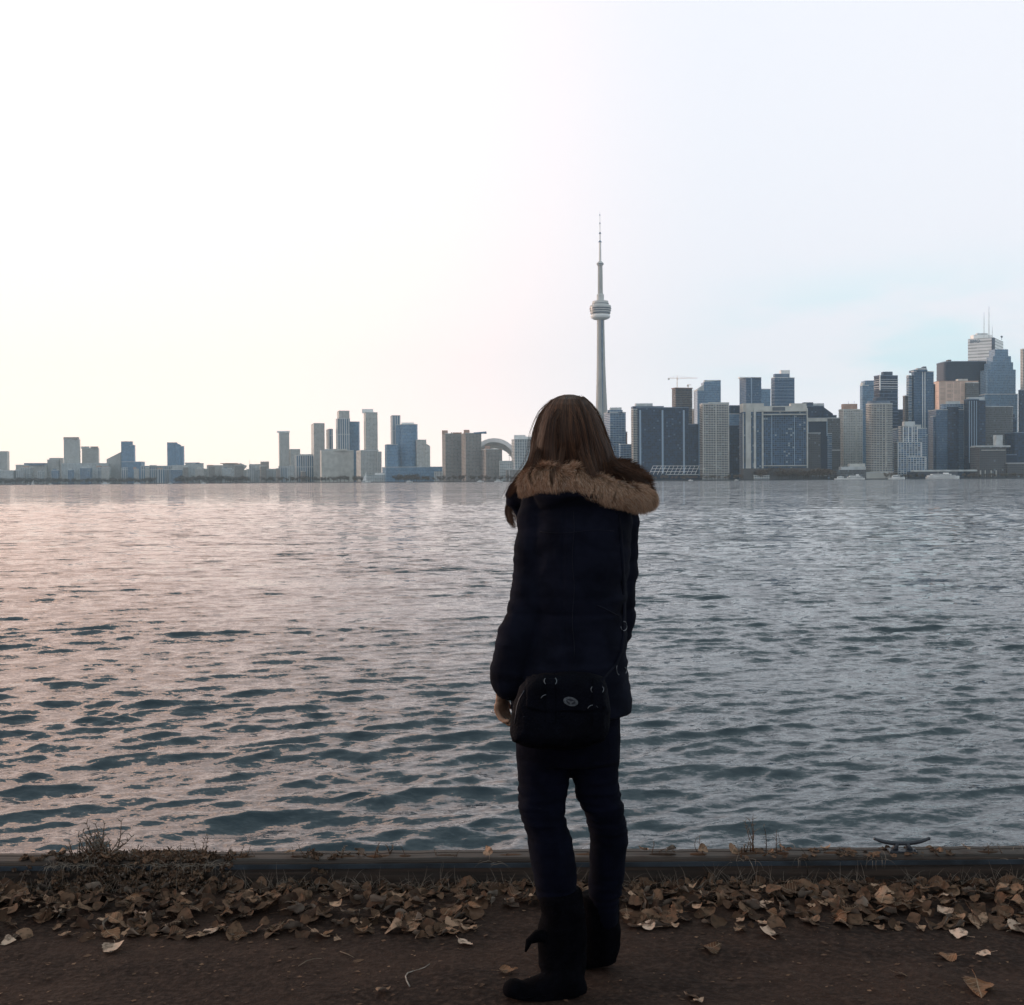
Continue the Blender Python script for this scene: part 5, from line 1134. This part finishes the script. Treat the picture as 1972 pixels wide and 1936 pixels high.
for i in range(len(lay) - 1):
    for k in range(nb): Fq.append((i * nb + k, i * nb + (k + 1) % nb, (i + 1) * nb + (k + 1) % nb, (i + 1) * nb + k))
Fq.append(tuple(range(nb))[::-1]); Fq.append(tuple((len(lay) - 1) * nb + k for k in range(nb))); m.add(V, Fq)
def bf(v, n): return .0045 * mnoise.fractal(Vector((v.x * 7, v.y * 7, v.z * 9 + v.x * 6)), 1, 2, 4) + .0045 * (1 - 2 * abs(mnoise.noise(Vector((v.x * 11, v.y * 9, v.z * 12 - v.x * 8)))))
bV, bF = remeshed(m, .0045, 7, bf); bbody = mesh('bag_body', bV, bF, m_bag, bag, smooth=True); bvb = BVHTree.FromPolygons([tuple(v) for v in bV], bF)
# flap: a second layer of cloth following the body
fV = []; fF = []; nx, ny = 34, 16
for j_ in range(ny + 1):
    for i_ in range(nx + 1):
        u = i_ / nx; x = 1014 + 150 * u; yb = 1362 + 10 * math.sin(math.pi * u) + 2 * math.sin(9 * u); y = 1303 + (yb - 1303) * j_ / ny; fV.append(onback(x, y + 0 * u, .004 + .0015 * math.sin(u * 11), bvb))
n_ = len(fV)
for q in list(fV): fV.append(q + Vector((0, .0045, 0)))
for j_ in range(ny):
    for i_ in range(nx):
        a = j_ * (nx + 1) + i_; fF.append((a, a + nx + 1, a + nx + 2, a + 1)); fF.append((n_ + a, n_ + a + 1, n_ + a + nx + 2, n_ + a + nx + 1))
for i_ in range(nx): a = ny * (nx + 1) + i_; fF.append((a, n_ + a, n_ + a + 1, a + 1))
for j_ in range(ny):
    a = j_ * (nx + 1); fF.append((a, n_ + a, n_ + a + nx + 1, a + nx + 1)); a += nx; fF.append((a, a + nx + 1, n_ + a + nx + 1, n_ + a))
flap = mesh('flap', fV, fF, m_bag, bag, smooth=True); bvf = BVHTree.FromPolygons([tuple(v) for v in fV + bV], fF + [tuple(q + len(fV) for q in f) for f in bF])
m_pipe = mat('bag_piping', (0.03, 0.032, 0.045), rough=.5)
seam([(1010, 1330), (1001, 1345), (996, 1360), (993, 1380), (991, 1395)], .0013, 'piping', m_pipe, bag, bvf)
def strap_(cx, y0, y1, wpx, name='buckle_strap'):
    vv = []; ff = []; nn = 10
    for k in range(nn + 1):
        y = y0 + (y1 - y0) * k / nn
        for x, l_ in ((cx - wpx / 2, .0005), (cx - wpx / 2, .0035), (cx + wpx / 2, .0035), (cx + wpx / 2, .0005)): vv.append(onback(x, y, l_, bvf))
    for k in range(nn):
        for q in range(3): ff.append((4 * k + q, 4 * k + q + 1, 4 * k + q + 5, 4 * k + q + 4))
    return mesh(name, vv, ff, m_bag, bag)
for cx, ya, yb, sk in ((1060, 1300, 1392, 0), (1150, 1308, 1400, 4)):
    st_ = strap_(cx, ya, yb, 17)
    arc(cx, 1312 + sk * 4, 12, 9, -40, 45, par=st_, tree_=bvf); arc(cx, 1312 + sk * 4, 12, 9, 140, 215, par=st_, tree_=bvf); arc(cx - 8, 1349 + sk * 5, 11, 11, 200, 325, par=st_, tree_=bvf)
for q, (cx, cy) in enumerate(((1192, 1288), (1201, 1292))): arc(cx, cy, 5, 12 - 5 * q, 95 if not q else -70, 250 if not q else 50, 'strap_ring', par=bag)
# strap from the bag up the right side, over the shoulder under the fur
for side in (0,):
    pth = [(1158, 1312), (1172, 1296), (1186, 1280), (1196, 1255), (1201, 1225), (1202, 1190), (1201, 1140), (1199, 1080), (1194, 1020), (1188, 985)]
    vv = []; ff = []
    for k, (x, y) in enumerate(pth):
        for dx, l_ in ((-3, .0008), (-3, .0025), (3, .0025), (3, .0008)): vv.append(onback(x + dx, y, l_, bvc if k > 1 else bvf))
    for k in range(len(pth) - 1):
        for q in range(3): ff.append((4 * k + q, 4 * k + q + 1, 4 * k + q + 5, 4 * k + q + 4))
    mesh('shoulder_strap', vv, ff, m_coat, bag, smooth=True)
def disc(cx, cy, rx, ry, rot, lift, name, mm, hole=0, par=bag):
    n = 28; VV = []; FF = []
    for k in range(n):
        a = 2 * math.pi * k / n
        for rr, ll in ((1, lift - .002), (1, lift), (hole, lift)):
            x, y = rr * rx * math.cos(a), rr * ry * math.sin(a); x, y = x * math.cos(rot) - y * math.sin(rot), x * math.sin(rot) + y * math.cos(rot); VV.append(onback(cx + x, cy + y, ll, bvf))
    for k in range(n):
        a, c2 = 3 * k, 3 * ((k + 1) % n)
        FF += [(a, c2, c2 + 1, a + 1), (a + 1, c2 + 1, c2 + 2, a + 2)]
    return mesh(name, VV, FF, mm, par)
m_pg = mat('grey_embroidery', (0.062, 0.068, 0.080), var=.3, vscale=120); m_pd = mat('dark_embroidery', (0.010, 0.012, 0.020))
patch = disc(1099, 1351, 14.5, 8.5, .22, .0030, 'badge', m_pg, .62); disc(1099, 1351, 9.0, 5.0, .22, .0026, 'badge_field', m_pd, 0, patch)
for cx, cy, rx, ry, ro in ((1096, 1350.5, 4.2, 1.3, .5), (1102, 1351.5, 4.2, 1.3, -.35), (1099, 1354, 1.8, 2.4, 0)): disc(cx, cy, rx, ry, ro, .0040, 'emblem', m_pg, 0, patch)
# ring on the hand
mb = MB(); rc = P(953, 1370, 3.425)
mb.tube([rc + Vector((.0095 * math.cos(a), .004 * math.cos(a), .0095 * math.sin(a) * .5)) for a in np.linspace(0, 6.28, 14)], .0012, 6); mb.build('ring', mat('silver', (.7, .7, .72), rough=.25, metal=1), person, True)
# --- fur trim: tapered strands over a padded roll
def hairmat(name, ramp, rough=.5):
    m = bpy.data.materials.new(name); m.use_nodes = True; t = m.node_tree; b_ = t.nodes['Principled BSDF']; b_.inputs['Roughness'].default_value = rough; b_.inputs['Specular IOR Level'].default_value = .22
    g = N(t, 'ShaderNodeNewGeometry'); cr = N(t, 'ShaderNodeValToRGB'); t.links.new(g.outputs['Random Per Island'], cr.inputs[0]); e = cr.color_ramp.elements
    e[0].color = (*ramp[0], 1); e[-1].color = (*ramp[-1], 1)
    for i in range(1, len(ramp) - 1): x_ = e.new(i / (len(ramp) - 1)); x_.color = (*ramp[i], 1)
    uv = N(t, 'ShaderNodeUVMap'); s = N(t, 'ShaderNodeSeparateXYZ'); t.links.new(uv.outputs[0], s.inputs[0])
    t.links.new(cr.outputs[0], b_.inputs['Base Color']); return m, cr, s, b_, t
m_fur, cr, s_, b_, t = hairmat('raccoon_fur', [(0.14, 0.064, 0.034), (0.42, 0.225, 0.13), (0.60, 0.40, 0.27), (0.24, 0.125, 0.072), (0.72, 0.56, 0.44)])
t.links.new(MIX(t, MR(t, s_.outputs[0], .2, .9), (0.10, 0.052, 0.032), cr.outputs[0]), b_.inputs['Base Color'])   # dark underfur, pale tips
m_furd, *_ = hairmat('dark_fur', [(0.045, 0.022, 0.014), (0.12, 0.058, 0.033), (0.065, 0.034, 0.021)])
class Strands:
    def __init__(s): s.V = []; s.F = []; s.U = []
    def add(s, pts, w_, side=None):
        k = len(s.V); n = len(pts)
        for i, p in enumerate(pts):
            d = (pts[min(i + 1, n - 1)] - pts[max(0, i - 1)])
            sd = d.cross(Vector((random.gauss(0, .3), -1, random.gauss(0, .3))) if side is None else side).normalized(); ww = w_ * (1 - .85 * (i / (n - 1)) ** 2) / 2
            s.V.append(p - sd * ww); s.V.append(p + sd * ww)
        for i in range(n - 1):
            s.F.append((k + 2 * i, k + 2 * i + 1, k + 2 * i + 3, k + 2 * i + 2)); a, c_ = i / (n - 1), (i + 1) / (n - 1); s.U.append([(a, 0), (a, 1), (c_, 1), (c_, 0)])
    def build(s, name, mm, par): return mesh(name, s.V, s.F, mm, par, uvs=s.U, smooth=False)
def fur(name, path, mm, count, length, wd, comb, padmat, dens_top=0):
    """path: (px, py, depth, radius m) along the roll"""
    pts = [P(x, y, D) for x, y, D, r_ in path]; rad = [r_ for *_, r_ in path]; n = len(pts)
    pad = MB(); pad.tube(pts, [r_ * .80 for r_ in rad], 16); pad.ball(pts[0], rad[0] * .78); pad.ball(pts[-1], rad[-1] * .78); Vp, Fp = remeshed(pad, .006, 4); po = mesh(name, Vp, Fp, padmat, person, smooth=True)
    st = Strands(); seglen = [(pts[i + 1] - pts[i]).length for i in range(n - 1)]; tot = sum(seglen)
    for q in range(count):
        u = random.random() * (tot + rad[-1] * 1.0 + rad[0]*.6) - rad[0] * .6; i = 0; uu = max(0, min(u, tot - 1e-4)); ex = u - uu
        while uu > seglen[i]: uu -= seglen[i]; i += 1
        f = uu / seglen[i]; c_ = pts[i].lerp(pts[i + 1], f); r_ = rad[i] * (1 - f) + rad[i + 1] * f; ax = (pts[i + 1] - pts[i]).normalized()
        a1 = ax.cross(Vector((0, 0, 1))).normalized(); a2 = ax.cross(a1); th = random.uniform(0, 6.28); nrm = a1 * math.cos(th) + a2 * math.sin(th)
        if ex: nrm = (nrm * .6 + ax * math.copysign(1, ex) * random.uniform(.3, 1.2)).normalized()
        p = c_ + nrm * r_ * .76; cl = mnoise.noise_vector(p * 22) * .85 + mnoise.noise_vector(p * 60) * .35
        d = (nrm * .85 + Vector(comb) + cl + Vector((random.gauss(0, .16), random.gauss(0, .16), random.gauss(0, .16)))).normalized(); L = length * random.uniform(.55, 1.2) * (r_ / .05) ** .5; P_ = [p]
        for k in range(4): d = (d + Vector(comb) * .35 + Vector((0, 0, -.10)) + cl * .12).normalized(); p = p + d * L / 4; P_.append(p)
        st.add(P_, wd * random.uniform(.7, 1.3))
    st.build('fur_strands', mm, po)
padm = mat('fur_backing', (0.10, 0.06, 0.04), rough=1, var=.3, vscale=60)
padd = mat('dark_fur_backing', (0.03, 0.018, 0.013), rough=1)
fur('fur_trim', [(1128, 908, 3.40, .020), (1160, 900, 3.41, .026), (1186, 903, 3.46, .028), (1210, 908, 3.50, .033), (1230, 924, 3.48, .030), (1240, 940, 3.45, .028)], m_furd, 5000, .028, .0011, (.35, -.1, -.1), padd)
fur('fur_trim', [(1012, 936, 3.41, .024), (1038, 919, 3.35, .034), (1070, 917, 3.32, .036), (1105, 922, 3.31, .034), (1140, 934, 3.31, .029), (1175, 946, 3.32, .031), (1210, 953, 3.35, .034), (1238, 958, 3.39, .034)], m_fur, 42000, .031, .0008, (.28, -.15, -.42), padm)
# --- hair
m_hair, cr, s_, b_, t = hairmat('brown_hair', [(0.018, 0.0085, 0.0062), (0.050, 0.022, 0.012), (0.024, 0.012, 0.008), (0.12, 0.052, 0.026), (0.034, 0.017, 0.011)], .5)
b_.inputs['Anisotropic'].default_value = .3
hd = 3.46
prof = [(761, 1087, 1104, .012), (764, 1072, 1119, .035), (771, 1061, 1130, .06), (782, 1052, 1138, .082), (797, 1044, 1148, .099), (815, 1038, 1156, .108), (835, 1032, 1163, .113), (855, 1027, 1172, .112), (872, 1023, 1180, .108), (890, 1020, 1187, .104), (910, 1018, 1190, .10), (930, 1024, 1186, .09)]
def henv(y):
    for (a, b2) in zip(prof, prof[1:]):
        if a[0] <= y <= b2[0]: f = (y - a[0]) / (b2[0] - a[0]); return [a[i] + (b2[i] - a[i]) * f for i in range(4)]
    return list(prof[-1]) if y > 900 else list(prof[0])
def hp(y, phi, out=0, k=.94):
    """point on the hair envelope; phi=0 points at the camera side, opening left free for the face at the far side"""
    _, xl, xr, ry = henv(y); a, c2 = P(xl, y, hd), P(xr, y, hd); cx = (a.x + c2.x) / 2; rx = (c2.x - a.x) / 2 * k + out
    return Vector((cx + rx * math.sin(phi), hd - (ry * k + out) * math.cos(phi), a.z * .5 + c2.z * .5))
cap = MB(); n = 40; VV = []; FF = []; ysamp = [p[0] for p in prof]; FACE = R(22)
for y in ysamp:
    for k in range(n):
        phi = -math.pi + 2 * math.pi * k / n; q = hp(y, phi, 0, .95)
        # pull in round the face
        fd = abs(((phi + math.pi - FACE) + math.pi) % (2 * math.pi) - math.pi)
        if y > 800 and fd < R(46): q = q + (Vector((hc.x, hc.y, q.z)) - q) * .42
        VV.append(q)
for i in range(len(ysamp) - 1):
    for k in range(n): FF.append((i * n + k, (i + 1) * n + k, (i + 1) * n + (k + 1) % n, i * n + (k + 1) % n))
FF.append(tuple(range(n))); FF.append(tuple((len(ysamp) - 1) * n + k for k in range(n))[::-1])
hair = mesh('hair', VV, FF, mat('hair_underlayer', (0.022, 0.012, 0.008), rough=.8, spec=.1), person, smooth=True)
st = Strands()
def isface(phi, y):
    fd = abs(((phi + math.pi - FACE) + math.pi) % (2 * math.pi) - math.pi); return y > 802 and fd < R(40)
for q in range(9000):
    phi = random.uniform(-math.pi, math.pi); y0 = 760.5 + random.random() * (2.5 if random.random() < .6 else 70); y1 = random.uniform(885, 925)
    if isface(phi, y1) : y1 = random.uniform(800, 815)
    out = random.uniform(-.001, .0055) ; pts = []; wob = random.gauss(0, .035); clump = mnoise.noise(Vector((phi * 6, 0, 0))) * .006 + mnoise.noise(Vector((phi * 17, 2, 0))) * .003
    nseg = 14
    for k in range(nseg + 1):
        f = k / nseg; y = y0 + (y1 - y0) * f; ph = phi + wob * math.sin(f * 3) + .10 * mnoise.noise(Vector((phi * 3, f * 1.5, 5))) * f
        pts.append(hp(y, ph, out - (.007 if y0 > 770 else .001) * max(0, 1 - f * 4) + clump * min(1, f * 2.5) + .004 * mnoise.noise(Vector((phi * 9, f * 3, 1))) * f, .965))
    st.add(pts, random.uniform(.0010, .0019), side=(pts[nseg // 2] - Vector((hc.x, hc.y, pts[nseg // 2].z))))
st.build('hair_strands', m_hair, hair)
st = Strands()
m_lock, *_ = hairmat('backlit_brown_hair', [(0.045, 0.022, 0.014), (0.13, 0.065, 0.038), (0.07, 0.034, 0.021), (0.20, 0.105, 0.062)], .42)  # light shining through the left locks, put into a lighter hair colour
# locks falling forward over the left shoulder, and a few on the right
def lock(path, count, w0, w1, ll=1.0, wid=.0013):
    C = [P(x, y, D) for x, y, D in path]; n = len(C)
    for q in range(count):
        a = random.gauss(0, 1); b2 = random.gauss(0, 1); pts = []; end = random.uniform(.72, 1.0) * ll
        m_ = 14
        for k in range(m_ + 1):
            f = k / m_ * end * (n - 1); i = min(int(f), n - 2); g = f - i
            p0, p1, p2, p3 = C[max(i - 1, 0)], C[i], C[i + 1], C[min(i + 2, n - 1)]
            c_ = .5 * ((2 * p1) + (p2 - p0) * g + (2 * p0 - 5 * p1 + 4 * p2 - p3) * g * g + (3 * p1 - p0 - 3 * p2 + p3) * g ** 3)
            ww = w0 + (w1 - w0) * f / (n - 1); pts.append(c_ + Vector((a * ww, b2 * ww * .8, a * ww * .3 + .002 * math.sin(k * .9 + q))))
        st.add(pts, wid * random.uniform(.7, 1.3))
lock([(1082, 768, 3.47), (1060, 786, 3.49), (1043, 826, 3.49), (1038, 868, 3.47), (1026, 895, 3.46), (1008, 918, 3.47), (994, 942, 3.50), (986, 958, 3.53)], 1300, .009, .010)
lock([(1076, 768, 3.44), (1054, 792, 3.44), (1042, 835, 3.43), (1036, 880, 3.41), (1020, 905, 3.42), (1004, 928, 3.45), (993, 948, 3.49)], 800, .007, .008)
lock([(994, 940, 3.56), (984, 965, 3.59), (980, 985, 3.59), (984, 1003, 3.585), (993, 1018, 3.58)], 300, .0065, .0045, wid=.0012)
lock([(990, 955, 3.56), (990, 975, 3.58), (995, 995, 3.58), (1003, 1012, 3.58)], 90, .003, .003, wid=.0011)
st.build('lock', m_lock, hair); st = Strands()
lock([(1112, 768, 3.44), (1138, 795, 3.45), (1156, 838, 3.44), (1170, 880, 3.43), (1178, 905, 3.42)], 500, .006, .007)
lock([(1088, 800, 3.42), (1086, 840, 3.375), (1080, 885, 3.325), (1074, 912, 3.27)], 60, .005, .006, wid=.0011); lock([(1108, 800, 3.42), (1114, 845, 3.375), (1128, 890, 3.325), (1142, 925, 3.265)], 110, .008, .008, wid=.0011)
lock([(1050, 800, 3.46), (1043, 850, 3.42), (1031, 892, 3.355), (1018, 922, 3.34)], 90, .005, .006, wid=.0011)
lock([(1150, 850, 3.44), (1168, 884, 3.42), (1190, 903, 3.41), (1216, 915, 3.42), (1238, 934, 3.42)], 300, .008, .012, wid=.0011)
lock([(1145, 800, 3.46), (1168, 860, 3.45), (1184, 892, 3.44), (1190, 905, 3.43)], 60, .002, .004, wid=.0009)
lock([(1090, 768, 3.42), (1066, 810, 3.355), (1062, 860, 3.345), (1065, 895, 3.32), (1066, 908, 3.29)], 140, .006, .004); lock([(1100, 768, 3.42), (1118, 810, 3.355), (1130, 870, 3.345), (1140, 905, 3.31), (1145, 918, 3.29)], 260, .010, .006)
for q in range(160):   # flyaway strands
    phi = random.uniform(-1.7, 1.7); y0 = random.uniform(761, 840); y1 = y0 + random.uniform(30, 70); o1 = random.uniform(.004, .012)
    st.add([hp(y0 + (y1 - y0) * k / 8, phi + .03 * k / 8, .003 + o1 * math.sin(math.pi * k / 8), 1.0) for k in range(9)], .0005)
st.build('hair_strands', m_hair, hair)
if True: pass
